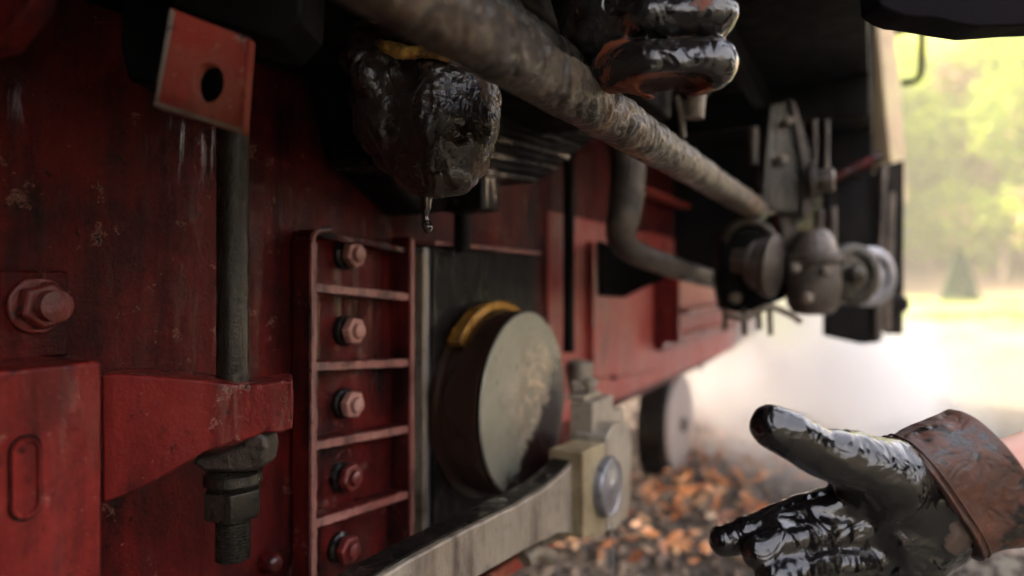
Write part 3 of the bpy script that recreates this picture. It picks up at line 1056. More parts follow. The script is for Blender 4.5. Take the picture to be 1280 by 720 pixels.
# ---- overhead: running board, body, hanging dark parts
bm = BM()
box(bm, (-1.6, 1.0, H + 0.47), (0.60, 2.45, H + 0.50))
box(bm, (-1.6, -3.0, H + 0.471), (0.64, 0.999, H + 0.502))
box(bm, (0.36, -3.0, H + 0.42), (0.39, 2.4, H + 0.4695))
for y in (-1.5, 0.1 - 0.8, 0.95, 1.7):
    box(bm, (-0.1, y, H + 0.38), (0.6, y + 0.03, H + 0.4695))
done(bm, 'running_board', 'soot', loco, bevel=0.003)
bm = BM()
box(bm, (-1.5, -3.0, H + 0.504), (0.42, 2.0, H + 1.35))
done(bm, 'side_tank', 'black', loco, bevel=0.01)
bm = BM()
box(bm, (0.01, -1.9, 0.22), (0.95, -0.55, H + 0.469))
box(bm, (0.01, -0.549, 0.35), (0.5, -0.5, H + 0.3))
done(bm, 'light_blocker', 'black', loco, bevel=0.05, seg=4)  # unseen block added behind the camera to cut light and darken reflections
bm = BM()
yq = 2.3
def WYp(a, b2): return WY(a, b2, yq)
prism(bm, [Vector((-0.1, yq, H + 0.4685)), Vector((0.60, yq, H + 0.4685)), Vector((0.60, yq, H + 0.33)), Vector((0.50, yq, H + 0.36)), Vector((0.42, yq, H + 0.22)), Vector((0.2, yq, H + 0.06)), Vector((-0.1, yq, H + 0.02))], (0, 0.04, 0))
done(bm, 'end_plate', 'soot', loco)
bm = BM()
tube(bm, [W(1000, 243, 1.9), W(1100, 195, 1.9)], 0.012, 12, 3)
done(bm, 'rusty_stay', 'red_cast', loco)
bm = BM()
prism(bm, [W(a, b2, 2.25) for a, b2 in [(1096, 20), (1117, 20), (1126, 110), (1136, 250), (1122, 262), (1112, 190)]], F_ * 0.6)
cab = done(bm, 'cab_side', 'cream', loco, bevel=0.004)
bm = BM()
tube(bm, [W(1112, 38, 2.3), W(1138, 30, 2.3), W(1151, 30, 2.3), W(1152, 60, 2.3), W(1151, 90, 2.3), W(1144, 101, 2.3), W(1128, 104, 2.3)], 0.010, 14, 8)
done(bm, 'handrail', 'soot', cab)
bm = BM()
prism(bm, [W(a, b2, 2.28) for a, b2 in [(1112, 20), (1150, 20), (1150, 32), (1124, 40), (1112, 30)]], F_ * 0.05)
done(bm, 'handrail_bracket', 'soot', cab)
# cab body beyond
bm = BM()
box(bm, (-1.5, 2.46, H + 0.3), (0.60, 4.2, H + 1.9))
done(bm, 'cab_body', 'soot', loco, bevel=0.01)

# ---- red lug with a hole, close to the camera, and what it hangs from
zl = 0.455
lugp = W(250, 90, zl)
ln_ = (-F_ + R_ * 0.05).normalized()
bm = BM()
co = [W(213, 10, zl + 0.01), W(312, 48, zl), W(303, 166, zl), W(192, 132, zl + 0.01)]
hcx, hcy = 261, 103
nh = 32
inner = [W(hcx + 19 * math.cos(2 * math.pi * i / nh), hcy - 25 * math.sin(2 * math.pi * i / nh), zl) for i in range(nh)]
# ring outline points sampled on the quad edges by angle
outer = []
quad = [(213, 10), (312, 48), (303, 166), (192, 132)]
def edge_hit(a):
    dx, dy = math.cos(a), -math.sin(a)
    best = None
    for i in range(4):
        x0, y0 = quad[i]; x1, y1 = quad[(i + 1) % 4]
        ex, ey = x1 - x0, y1 - y0
        den = dx * ey - dy * ex
        if abs(den) < 1e-9: continue
        t = ((x0 - hcx) * ey - (y0 - hcy) * ex) / den
        u = ((x0 - hcx) * dy - (y0 - hcy) * dx) / den
        if t > 0 and -1e-6 <= u <= 1 + 1e-6 and (best is None or t < best): best = t
    return W(hcx + dx * best, hcy + dy * best, zl)
angs = sorted([2 * math.pi * i / nh for i in range(nh)] + [math.atan2(-(y - hcy), x - hcx) % (2 * math.pi) for x, y in quad])
th = F_ * 0.010
fi = [bm.verts.new(W(hcx + 19 * math.cos(a), hcy - 25 * math.sin(a), zl)) for a in angs]
fo = [bm.verts.new(edge_hit(a)) for a in angs]
bi = [bm.verts.new(v.co + th) for v in fi]
bo = [bm.verts.new(v.co + th) for v in fo]
n = len(angs)
for i in range(n):
    j = (i + 1) % n
    bm.faces.new((fi[i], fi[j], fo[j], fo[i]))
    bm.faces.new((bi[i], bo[i], bo[j], bi[j]))
    bm.faces.new((fo[i], fo[j], bo[j], bo[i]))
    bm.faces.new((fi[i], bi[i], bi[j], fi[j]))
lug = done(bm, 'red_lug', 'red_bright', loco, bevel=0.0015)
bm = BM()
e1 = [W(192, 132, zl - 0.0012), W(303, 166, zl - 0.0012), W(303, 161, zl - 0.0012), W(193, 126, zl - 0.0012)]
prism(bm, e1, F_ * 0.001)
e1 = [W(213, 10, zl - 0.0022), W(218, 14, zl - 0.0022), W(197, 130, zl - 0.0022), W(192, 132, zl - 0.0022)]
prism(bm, e1, F_ * 0.0009)
done(bm, 'worn_edge', 'pale_steel', lug)
bm = BM()
prism(bm, [W(a, b2, zl + 0.02) for a, b2 in [(200, -60), (380, -60), (375, 20), (345, 50), (318, 46), (215, 10)]], F_ * 0.06)
rough_up(bm, 0.004, 25)
done(bm, 'lug_carrier', 'soot', loco, bevel=0.004)
bm = BM()
prism(bm, [W(a, b2, 0.51) for a, b2 in [(222, -60), (300, -60), (298, 120), (285, 150), (240, 150), (226, 120)]], F_ * 0.02)
done(bm, 'dark_backing', 'soot', loco, bevel=0.003)  # black plate added behind the lug so its hole looks dark
bm = BM()
prism(bm, [W(a, b2, 0.50) for a, b2 in [(150, -80), (212, -80), (210, 60), (190, 105), (160, 100), (150, 60)]], F_ * 0.035)
done(bm, 'hanger_strap', 'soot', loco, bevel=0.003)
bm = BM()
prism(bm, [W(a, b2, 0.40) for a, b2 in [(-60, -80), (60, -80), (42, 2), (0, 52), (-60, 70)]], F_ * 0.02)
done(bm, 'brake_strap', 'red_cast', loco, bevel=0.003)
# beam added under the running board, over rod and spring, to shade the wall
bm = BM()
box(bm, (0.0015, -0.49, H + 0.25), (0.345, 1.02, H + 0.4685))
done(bm, 'shade_beam', 'soot', loco, bevel=0.008, seg=3)
bm = BM()
p = [WX(a, b2, 0.07) for a, b2 in [(425, 60), (640, 60), (600, 215), (575, 262), (530, 268), (500, 240), (455, 195)]]
prism(bm, p, (-0.068, 0, 0))
done(bm, 'spring_bracket', 'soot', loco, bevel=0.012, seg=3)
# pipe near the top right of the fist
bm = BM()
tube(bm, [W(872, 105, 1.0), W(868, 148, 1.0)], 0.014, 14, 3)
tube(bm, [W(846, 120, 1.0), W(855, 172, 1.0)], 0.004, 10, 3)
lathe(bm, W(874, 118, 1.0), (0, 0, 1), [(0, 0.018), (0.014, 0.018), (0.016, 0.012)], 6)
done(bm, 'valve_stem', 'cast_iron', loco)

# ================================================================== PEOPLE AND GLOVES
def mk(me, name, mat, parent, angle=180):
    me.polygons.foreach_set('use_smooth', [True] * len(me.polygons))
    o = bpy.data.objects.new(name, me)
    COL.objects.link(o)
    me.materials.append(M[mat] if isinstance(mat, str) else mat)
    if parent is not None:
        o.parent = parent
        o.matrix_parent_inverse = world_of(parent).inverted()
    return o

m, nt, b = new_mat('skin')
v = coords(nt)
nt.links.new(mixc(nt, ramp(nt, nz(nt, v, 25, 6, 0.6), [(0.3, 0), (0.7, 1)]), (0.55, 0.29, 0.21), (0.48, 0.22, 0.16)), b.inputs['Base Color'])
b.inputs['Roughness'].default_value = 0.5
b.inputs['Subsurface Weight'].default_value = 0.15
b.inputs['Subsurface Radius'].default_value = (0.01, 0.004, 0.002)
M['skin'] = m
m, nt, b = new_mat('dark_cloth')
v = coords(nt)
nt.links.new(mixc(nt, nz(nt, v, 20), (0.003, 0.0025, 0.0035), (0.007, 0.005, 0.007)), b.inputs['Base Color'])
b.inputs['Roughness'].default_value = 0.85
b.inputs['Specular IOR Level'].default_value = 0.1
bp = N(nt, 'ShaderNodeBump'); bp.inputs['Strength'].default_value = 0.15; bp.inputs['Distance'].default_value = 0.001
nt.links.new(nz(nt, v, 300, 4), bp.inputs['Height']); nt.links.new(bp.outputs[0], b.inputs['Normal'])
M['cloth'] = m

ZH = 0.56

# ---- person 1: forearm and open oily glove, lower right
S = SDF(cs(1190, 760, 0.50) - np.array([0, 0.02, 0]), np.array([0.75, 0.02, 0.80]), 0.004)
S.add(S.cone(cs(1215, 606, 0.585), cs(1330, 570, 0.62), 0.027, 0.031), 0.005)
S.add(S.cone(cs(1330, 570, 0.62), cs(1600, 520, 0.70), 0.031, 0.042), 0.01)
S.add(S.cone(cs(1180, 622, 0.575), cs(1215, 606, 0.585), 0.026, 0.027), 0.005)
person = mk(S.mesh('person_arm'), 'person', 'skin', None)
tag(person, 'bare forearm reaching in from the right, open oil-blackened leather glove palm up', 'person')

# his jacket: sleeve above the elbow and torso, standing just outside the frame on the right
bm = BM()
def CW(x, y, z): return CAM + R_ * x + U_ * y + F_ * z
tube(bm, [CW(0.80, -0.135, 0.70), CW(0.98, -0.10, 0.66), CW(1.12, 0.02, 0.50), CW(1.18, 0.28, 0.32), CW(1.24, 0.40, 0.20)], [0.055, 0.065, 0.075, 0.10, 0.10], 24, 8, 0.01, 8)
done(bm, 'sleeve', 'cloth', person, angle=80)
bm = BM()
tube(bm, [CW(1.28, -0.73, 0.16), CW(1.28, -0.40, 0.16), CW(1.28, -0.05, 0.15), CW(1.28, 0.20, 0.15), CW(1.28, 0.46, 0.15), CW(1.28, 0.54, 0.15)], [0.17, 0.20, 0.20, 0.22, 0.19, 0.07], 32, 8, 0.02, 5, fl=1.15)
done(bm, 'jacket', 'cloth', person, angle=80)

S = SDF(np.array([0.155, -0.285, 0.47]), np.array([0.40, -0.085, 0.64]), 0.0012)
z0 = ZH
# palm
S.chain([cs(1180, 625, z0 + .012), cs(1120, 600, z0 + .006), cs(1066, 612, z0 + .012)], [0.036, 0.033, 0.019], 0.010)
S.chain([cs(1180, 640, z0 + .014), cs(1120, 660, z0 + .012), cs(1062, 655, z0 + .012)], [0.036, 0.032, 0.018], 0.012)
S.chain([cs(1178, 655, z0 + .012), cs(1130, 700, z0 + .010), cs(1085, 705, z0 + .008)], [0.030, 0.028, 0.018], 0.012)
S.chain([cs(1140, 690, z0 + .010), cs(1110, 745, z0 + .006)], [0.025, 0.018], 0.012)
# thenar mound and thumb
S.add(S.ell(cs(1105, 606, z0 - .012), (0.030, 0.026, 0.022)), 0.012)
S.chain([cs(1110, 595, z0 - .006), cs(1068, 578, z0 - .012), cs(1020, 562, z0 - .018), cs(986, 543, z0 - .022), cs(966, 533, z0 - .024)],
        [0.029, 0.0245, 0.0200, 0.0194, 0.0172], 0.009)
# hollow of the palm
S.cut(S.ell(cs(1082, 650, z0 - .030), (0.020, 0.017, 0.016)), 0.016)
# fingers: index (farther), middle, ring, little
S.chain([cs(1066, 632, z0 + .014), cs(1020, 640, z0 + .010), cs(975, 655, z0 + .004), cs(935, 668, z0 - .002), cs(906, 676, z0 - .002)],
        [0.0185, 0.0175, 0.0165, 0.0148, 0.0130], 0.007)
S.chain([cs(1062, 665, z0 + .006), cs(1015, 668, z0 - .004), cs(975, 678, z0 - .014), cs(948, 690, z0 - .022)],
        [0.0180, 0.0165, 0.0155, 0.0140], 0.004)
S.chain([cs(1080, 700, z0 + .004), cs(1035, 704, z0 - .010), cs(995, 712, z0 - .022), cs(968, 722, z0 - .032)],
        [0.0180, 0.0165, 0.0155, 0.0140], 0.004)
S.chain([cs(1105, 742, z0 + .004), cs(1060, 744, z0 - .010), cs(1020, 752, z0 - .022)], [0.016, 0.0150, 0.0140], 0.004)
# creases and wrinkles
S.f += 0.0024 * S.noise(40, 3, (1, 1, 1), 2)
S.f += 0.0007 * S.noise(60, 5, (1.6, 0.6, 1), 2, True)
sa, sb_ = cs(1161, 622, 0.575), cs(1246, 587, 0.590)
sx_ = (sb_ - sa); sx_[2] = 0; sx_ /= np.linalg.norm(sx_)
S.f = np.maximum(S.f, (S.X - sa[0]) * sx_[0] + (S.Y - sa[1]) * sx_[1] - 0.006)
blobs = [(tuple(W(1180, 665, z0 - .02)), 0.030, 1), (tuple(W(1140, 560, z0 - .02)), 0.026, 1), (tuple(W(1195, 640, z0 - .02)), 0.03, 1),
         (tuple(W(1100, 640, z0 - .03)), 0.05, -1), (tuple(W(990, 560, z0 - .03)), 0.05, -1), (tuple(W(960, 690, z0 - .03)), 0.06, -1),
         (tuple(W(1150, 720, z0 - .03)), 0.018, 1)]
blobs = [(tuple(W(1196, 676, z0 - .02)), 0.012, 0.7), (tuple(W(1150, 572, z0 - .02)), 0.014, 0.8), (tuple(W(1208, 650, z0 - .02)), 0.012, 0.7),
         (tuple(W(1100, 640, z0 - .03)), 0.05, -1), (tuple(W(990, 560, z0 - .03)), 0.05, -1), (tuple(W(960, 690, z0 - .03)), 0.06, -1)]
M['glove1'] = glove_mat('oily_palm_leather', (0.060, 0.045, 0.038), (0.10, 0.06, 0.042), blobs, 0.64, 0.0026, (0.05, 0.15), (1, 1, 1))
glove = mk(S.mesh('glove'), 'work_glove', 'glove1', person)

# cuff: flared open tube, oval section
def oval_tube(c0, c1, wdir0, wdir1, w0, w1, d0, d1, ddir, n=40, seg=96, seed=0.0, amp=0.002, thick=0.0024, sq=1.0):
    bm = BM()
    layers = []
    for lay in (0, 1):
        rings = []
        for i in range(n + 1):
            t = i / n
            c = c0.lerp(c1, t); wd = wdir0.lerp(wdir1, t).normalized()
            hw = w0 + (w1 - w0) * t; hd = d0 + (d1 - d0) * t
            ring = []
            for k in range(seg):
                a = 2 * math.pi * k / seg
                ca_, sa_ = math.cos(a), math.sin(a)
                q = c + wd * math.copysign(abs(ca_) ** sq, ca_) * (hw - lay * thick) + ddir * math.copysign(abs(sa_) ** sq, sa_) * (hd - lay * thick)
                nn_ = mnoise.fractal((q + Vector((seed, 0, 0))) * 22, 1.0, 2.0, 3)
                q += (q - c).normalized() * nn_ * amp
                ring.append(bm.verts.new(q))
            rings.append(ring)
        layers.append(rings)
        for A, B in zip(rings, rings[1:]):
            for i in range(seg):
                bm.faces.new((A[i], A[(i + 1) % seg], B[(i + 1) % seg], B[i]))
    for e in (0, -1):
        for i in range(seg):
            bm.faces.new((layers[0][e][i], layers[0][e][(i + 1) % seg], layers[1][e][(i + 1) % seg], layers[1][e][i]))
    return bm

def up_dir(a, b2, z): return (W(a[0], a[1], z) - W(b2[0], b2[1], z)).normalized()
cA, cB = W(1161, 622, 0.566), W(1246, 587, 0.575)
wd0, wd1 = up_dir((1115, 553), (1207, 692), 0.575), up_dir((1200, 519), (1290, 655), 0.59)
bm = oval_tube(cA, cB, wd0, wd1, 0.0560, 0.0610, 0.034, 0.040, F_, seed=1.3, amp=0.0030, sq=0.72)
cblobs = [(tuple(W(1232, 544, 0.54)), 0.004, -0.9), (tuple(W(1240, 560, 0.54)), 0.003, -0.9), (tuple(W(1218, 572, 0.54)), 0.004, -1.2), (tuple(W(1204, 582, 0.54)), 0.003, -1.2), (tuple(W(1246, 600, 0.54)), 0.006, -0.9), (tuple(W(1252, 622, 0.54)), 0.005, -1), (tuple(W(1215, 640, 0.54)), 0.03, 0.6)]
M['cuff'] = glove_mat('brown_leather_cuff', (0.115, 0.038, 0.019), (0.042, 0.025, 0.019), cblobs, 0.46, 0.003, (0.25, 0.5), (1, 1, 1), 1.5, (0.016, 0.011, 0.009), None, 0.35, 0.5)
cuff = done(bm, 'cuff', 'cuff', glove, angle=80)
# raised seam between hand and cuff, and piping on the lower edge
bm = BM()
seam = []
for k in range(49):
    a = 2 * math.pi * k / 48
    ca_, sa_ = math.cos(a), math.sin(a)
    seam.append(cA.lerp(cB, 0.03) + wd0 * math.copysign(abs(ca_) ** 0.72, ca_) * 0.0575 + F_ * math.copysign(abs(sa_) ** 0.72, sa_) * 0.0355)
tube(bm, seam, 0.0016, 8, 2, close=False)
seam2 = [p + (cB - cA).normalized() * 0.006 for p in seam]
tube(bm, seam2, 0.0010, 8, 2, close=False)
done(bm, 'seam', 'cuff', glove, angle=80)
bm = BM()
tube(bm, [W(1150, 722, 0.575), W(1180, 708, 0.57), W(1207, 693, 0.565), W(1245, 676, 0.565), W(1290, 657, 0.565)], 0.0038, 12, 8, 0.0006, 60)
done(bm, 'piping', 'cuff', glove, angle=80)

# ---- person 2: worker leaning in from above: jacket hem, two gloves
worker = thing('person', 'worker in dark jacket leaning in above, two oil-soaked gloves hanging at the rod', 'person', tuple(W(900, -160, 0.6)))
# fist on the right of the rod
zf = 0.55
S = SDF(cs(640, 150, zf) - np.array([0.02, 0, 0.09]), cs(950, -90, zf) + np.array([0.0, 0.0, 0.09]), 0.0013)
# four stacked fingers, knuckles to the right
for (yy, r, zz, xe) in [(80, 0.0205, 0.0, 894), (18, 0.0185, 0.006, 897), (-38, 0.0185, 0.014, 890), (-90, 0.017, 0.02, 880)]:
    S.chain([cs(770, yy + 4, zf + zz + 0.020), cs(812, yy + 1, zf + zz - 0.004), cs(xe - 4, yy, zf + zz - 0.012), cs(xe - 2, yy + 2, zf + zz + 0.02)],
            [r * 1.05, r * 0.98, r, r * 0.95], 0.0065)
# hand body behind, and the wrist going up
S.chain([cs(800, 60, zf + .045), cs(755, 25, zf + .05), cs(735, -50, zf + .05), cs(735, -110, zf + .05)], [0.034, 0.040, 0.042, 0.036], 0.012)
# thumb under the fist with its torn, open underside
S.chain([cs(775, 84, zf + .012), cs(815, 98, zf - .004), cs(866, 98, zf - .006), cs(893, 92, zf + .004)], [0.014, 0.0165, 0.0155, 0.012], 0.006)
S.cut(S.ell(cs(836, 103, zf - .020), (0.031, 0.0078, 0.026)), 0.003)
S.f += 0.0012 * S.noise(40, 13, (1, 1, 1), 3)
S.f += 0.0006 * S.noise(110, 15, (1, 1.4, 1), 2, True)
fb = [(tuple(W(838, 104, zf - .006)), 0.024, 1.0), (tuple(W(800, 108, zf - .006)), 0.016, 0.9), (tuple(W(875, 104, zf - .01)), 0.014, 0.9), (tuple(W(926, 60, zf - .01)), 0.014, 0.7),
      (tuple(W(850, 60, zf - .03)), 0.03, -1)]
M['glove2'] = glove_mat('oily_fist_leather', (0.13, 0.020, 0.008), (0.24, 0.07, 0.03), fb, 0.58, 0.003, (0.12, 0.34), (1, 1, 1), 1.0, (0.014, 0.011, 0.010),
                        [(tuple(W(818, 104, zf + .004)), 0.016), (tuple(W(842, 104, zf + .004)), 0.017), (tuple(W(862, 103, zf + .004)), 0.013)], 0.8, 0.3)  # points where the cavity's shade is painted dark
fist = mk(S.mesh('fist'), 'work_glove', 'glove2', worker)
tag(fist, 'clenched glove with worn red-brown opening underneath')
bm = oval_tube(W(742, -34, 0.575), W(760, -420, 0.62), R_, R_, 0.036, 0.06, 0.04, 0.06, F_, seed=3.1, amp=0.004, thick=0.003)
done(bm, 'sleeve', 'cloth', worker, angle=80)
bm = BM()
ring = [W(742, -34, 0.573) + R_ * math.cos(2 * math.pi * k / 40) * 0.0365 + F_ * math.sin(2 * math.pi * k / 40) * 0.040 - U_ * 0.0 for k in range(41)]
tube(bm, ring, 0.002, 8, 2, close=False)
done(bm, 'sleeve_hem', 'cloth', worker, angle=80)

# cupped hand hanging behind the rod, left
za = 0.645
S = SDF(cs(395, 262, za) - np.array([0.0, 0, 0.08]), cs(650, -60, za) + np.array([0.0, 0.0, 0.10]), 0.0013)
S.chain([cs(474, 70, za + .015), cs(480, 120, za + .005), cs(500, 175, za), cs(524, 208, za - .002)], [0.027, 0.028, 0.026, 0.019], 0.012)
S.chain([cs(520, 60, za + .02), cs(530, 120, za - .012), cs(542, 180, za - .014), cs(546, 222, za - .008)], [0.026, 0.027, 0.024, 0.0155], 0.008)
S.chain([cs(568, 60, za + .02), cs(578, 120, za - .004), cs(578, 175, za - .004), cs(566, 212, za - .004)], [0.026, 0.027, 0.026, 0.018], 0.006)
S.chain([cs(590, 70, za + .03), cs(596, 120, za + .015), cs(596, 160, za + .012), cs(588, 195, za + .012)], [0.020, 0.020, 0.019, 0.015], 0.008)
S.add(S.ell(cs(533, 120, za + .004), (0.072, 0.070, 0.034)), 0.014)
S.add(S.ell(cs(543, 178, za - .002), (0.050, 0.052, 0.030)), 0.014)
S.chain([cs(548, 95, za - .026), cs(556, 150, za - .030), cs(552, 215, za - .018)], [0.007, 0.008, 0.007], 0.012)
S.chain([cs(540, 40, za + .035), cs(545, -60, za + .04)], [0.040, 0.036], 0.015)
# thumb curling round on the left
S.chain([cs(490, 118, za - .010), cs(462, 98, za - .020), cs(443, 72, za - .016), cs(450, 42, za + .004), cs(490, 20, za + .02)], [0.016, 0.0155, 0.0155, 0.016, 0.02], 0.006)
# dark hollow between thumb and palm
S.cut(S.ell(cs(496, 84, za - .036), (0.020, 0.024, 0.024)), 0.010)
S.f += 0.0026 * S.noise(28, 23, (1, 1, 1), 2)
S.f += 0.0014 * S.noise(34, 25, (0.6, 1.8, 1), 2, True)
ab = [(tuple(W(575, 236, za)), 0.012, 0.9), (tuple(W(600, 210, za)), 0.012, 0.8), (tuple(W(545, 95, za-.02)), 0.014, 0.5), (tuple(W(530, 150, za - .03)), 0.04, -1), (tuple(W(450, 70, za - .03)), 0.03, -1)]
M['glove3'] = glove_mat('oily_hanging_leather', (0.12, 0.065, 0.030), (0.07, 0.035, 0.018), ab, 0.60, 0.005, (0.20, 0.42), (1, 0.8, 0.6), 1.3, (0.026, 0.016, 0.011), None, 0.35, 0.6)
hang = mk(S.mesh('cupped'), 'work_glove', 'glove3', worker)
tag(hang, 'cupped glove dripping black oil with brown rim')
bm = oval_tube(W(545, -40, 0.685), W(620, -420, 0.66), R_, R_, 0.045, 0.06, 0.045, 0.06, F_, seed=5.1, amp=0.004, thick=0.003)
done(bm, 'sleeve', 'cloth', worker, angle=80)
m_, nt, b = new_mat('yellow_rim_leather')
v = coords(nt)
nt.links.new(mixc(nt, ramp(nt, nz(nt, v, 60, 6, 0.7), [(0.42, 0), (0.6, 1)]), (0.50, 0.27, 0.06), (0.05, 0.025, 0.01)), b.inputs['Base Color'])
b.inputs['Roughness'].default_value = 0.3
M['rim'] = m_
bm = BM()
tube(bm, [W(470, 54, za - .012), W(486, 60, za - .022), (W(505, 65, za - .030)), W(528, 64, za - .034), W(548, 66, za - .034), W(562, 74, za - .030)], [0.003, 0.0055, 0.0065, 0.006, 0.005, 0.003], 18, 10, 0.003, 60)
done(bm, 'glove_rim', 'rim', hang, angle=80)
# oil drip under it
m, nt, b = new_mat('dripping_oil')
b.inputs['Base Color'].default_value = (0.03, 0.018, 0.012, 1)
b.inputs['Roughness'].default_value = 0.06
b.inputs['Coat Weight'].default_value = 1.0
M['oil'] = m
bm = BM()
tube(bm, [W(533, 236, za), W(533, 255, za), W(531, 270, za), W(533, 284, za), W(533, 292, za)], [0.009, 0.0055, 0.0032, 0.0050, 0.001], 14, 8, 0.002, 110)
o = done(bm, 'oil_drip', 'oil', hang, angle=80)
# jacket hem at the top right
bm = BM()
n = 60
lowpts = [(1100, 4), (1115, 14), (1130, 20), (1160, 24), (1190, 30), (1225, 35), (1260, 33), (1300, 30), (1400, 20)]
pts = [W(a, b2, 0.62) for a, b2 in lowpts] + [W(1500, -300, 0.62), W(1100, -420, 0.62), W(1098, -60, 0.62)]
prism(bm, pts, F_ * 0.035)
bmesh.ops.subdivide_edges(bm, edges=bm.edges[:], cuts=4, use_grid_fill=True)
rough_up(bm, 0.003, 14)
done(bm, 'jacket', 'cloth', worker, bevel=0.006, seg=3, angle=60)

# thin water drip under the pin cap
bm = BM()
tube(bm, [W(765, 652, 1.0), W(766, 690, 1.0), W(765, 740, 1.0)], 0.0016, 8, 8, 0.0006, 70)
m, nt, b = new_mat('water')
b.inputs['Base Color'].default_value = (0.8, 0.8, 0.8, 1); b.inputs['Transmission Weight'].default_value = 0.8
b.inputs['Roughness'].default_value = 0.1; b.inputs['IOR'].default_value = 1.33
M['water'] = m
tag(done(bm, 'water_drip', 'water', None), 'thin thread of water dripping from the round steel pin cap', 'drip')

# ================================================================== GROUND
m, nt, b = new_mat('gravel_ground')
v = coords(nt)
g = N(nt, 'ShaderNodeNewGeometry')
sx = N(nt, 'ShaderNodeSeparateXYZ'); nt.links.new(g.outputs['Position'], sx.inputs[0])
c = mixc(nt, ramp(nt, nz(nt, v, 30, 8, 0.7), [(0.35, 0), (0.65, 1)]), (0.11, 0.098, 0.078), (0.165, 0.15, 0.12))
c = mixc(nt, ramp(nt, nz(nt, v, 0.9, 6, 0.6, 0.5), [(0.45, 0), (0.62, 0.6)]), c, (0.15, 0.14, 0.09))
# dark damp ballast close to the track
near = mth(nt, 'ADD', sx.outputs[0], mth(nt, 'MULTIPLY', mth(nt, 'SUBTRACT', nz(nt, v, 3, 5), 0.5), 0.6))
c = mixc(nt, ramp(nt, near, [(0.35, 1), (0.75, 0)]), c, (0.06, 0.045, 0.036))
# grass patches far away
gr = mth(nt, 'MULTIPLY', ramp(nt, mth(nt, 'DIVIDE', sx.outputs[1], 20.0), [(0.25, 0), (0.6, 1)]), ramp(nt, nz(nt, coords(nt, (1, 0.4, 1)), 0.35, 5, 0.6, 0.6), [(0.40, 0), (0.52, 1)]))
c = mixc(nt, gr, c, (0.17, 0.21, 0.045))
sd_ = mth(nt, 'SUBTRACT', mth(nt, 'SUBTRACT', sx.outputs[0], mth(nt, 'MULTIPLY', mth(nt, 'MAXIMUM', sx.outputs[1], 0.0), 0.22)), mth(nt, 'MULTIPLY', nz(nt, v, 0.8, 5), 1.2))
c = mixc(nt, ramp(nt, sd_, [(0.9, 0), (1.0, 0.9)]), c, (0.035, 0.032, 0.020))  # unseen ground at the side darkened to dim reflections
hf = ramp(nt, mth(nt, 'ADD', sx.outputs[2], nz(nt, v, 1.0, 4)), [(0.55, 0), (0.95, 1)])
farh = ramp(nt, mth(nt, 'DIVIDE', sx.outputs[1], 100.0), [(0.43, 0), (0.46, 1)])
c = mixc(nt, mth(nt, 'MULTIPLY', hf, farh), c, (0.26, 0.19, 0.13))
hf = mth(nt, 'MULTIPLY', hf, mth(nt, 'SUBTRACT', 1.0, farh))
c = mixc(nt, hf, c, mixc(nt, nz(nt, v, 0.8, 6, 0.7), (0.010, 0.012, 0.006), (0.028, 0.022, 0.014)))  # unseen banks coloured dark for their effect on reflections
nt.links.new(c, b.inputs['Base Color'])
b.inputs['Roughness'].default_value = 0.9
bp = N(nt, 'ShaderNodeBump'); bp.inputs['Strength'].default_value = 0.7; bp.inputs['Distance'].default_value = 0.03
nt.links.new(nz(nt, v, 45, 6, 0.7), bp.inputs['Height']); nt.links.new(bp.outputs[0], b.inputs['Normal'])
M['ground'] = m
bm = BM()
xs = [-400, -120, -60, -30, -15, -8, -4, -2, -1, 0, 1, 2, 4, 8, 11, 13, 15, 17, 19, 22, 25, 28, 32, 40, 60, 120, 400]
ys = [-400, -120, -50, -30, -25, -20, -16, -13, -11, -9, -8, -3, 0, 2, 4, 7, 12, 20, 30, 38, 44, 50, 56, 64, 74, 86, 100, 120, 160, 400]
def gz(x, y):
    side = max(0.0, x - 13.0) if y < 44 else 0.0  # unseen side and back banks added to block low sky light
    back = max(0.0, -y - 9.0)
    q = max(side, back)
    if q > 0:
        return min(q * 0.6, 6.0) + mnoise.noise(Vector((x * 0.1, y * 0.1, 4))) * 1.2 * min(1, q / 4)
    e = max(0.0, y - 46)
    return 0 if e == 0 else e * 0.42 * min(1, e / 14) + mnoise.noise(Vector((x * 0.05, y * 0.05, 0))) * 1.0
grid = [[bm.verts.new((x, y, gz(x, y) if y < 170 else gz(x, 160))) for x in xs] for y in ys]
for r0, r1 in zip(grid, grid[1:]):
    for i in range(len(xs) - 1):
        bm.faces.new((r0[i], r0[i + 1], r1[i + 1], r1[i]))
tag(done(bm, 'ground', 'ground', None, angle=180), kind='structure')

# track: rails and sleepers under the locomotive
M['rail'] = grimy('rusty_rail', (0.12, 0.06, 0.035), (0.09, 0.05, 0.03), (0.03, 0.02, 0.015), 0.5, 0.7, (0.5, 0.8), 0.4, 60)
M['sleeper'] = grimy('old_sleeper', (0.08, 0.055, 0.04), (0.11, 0.08, 0.06), (0.03, 0.022, 0.018), 0.5, 0.7, (0.6, 0.9), 0.6, 40)

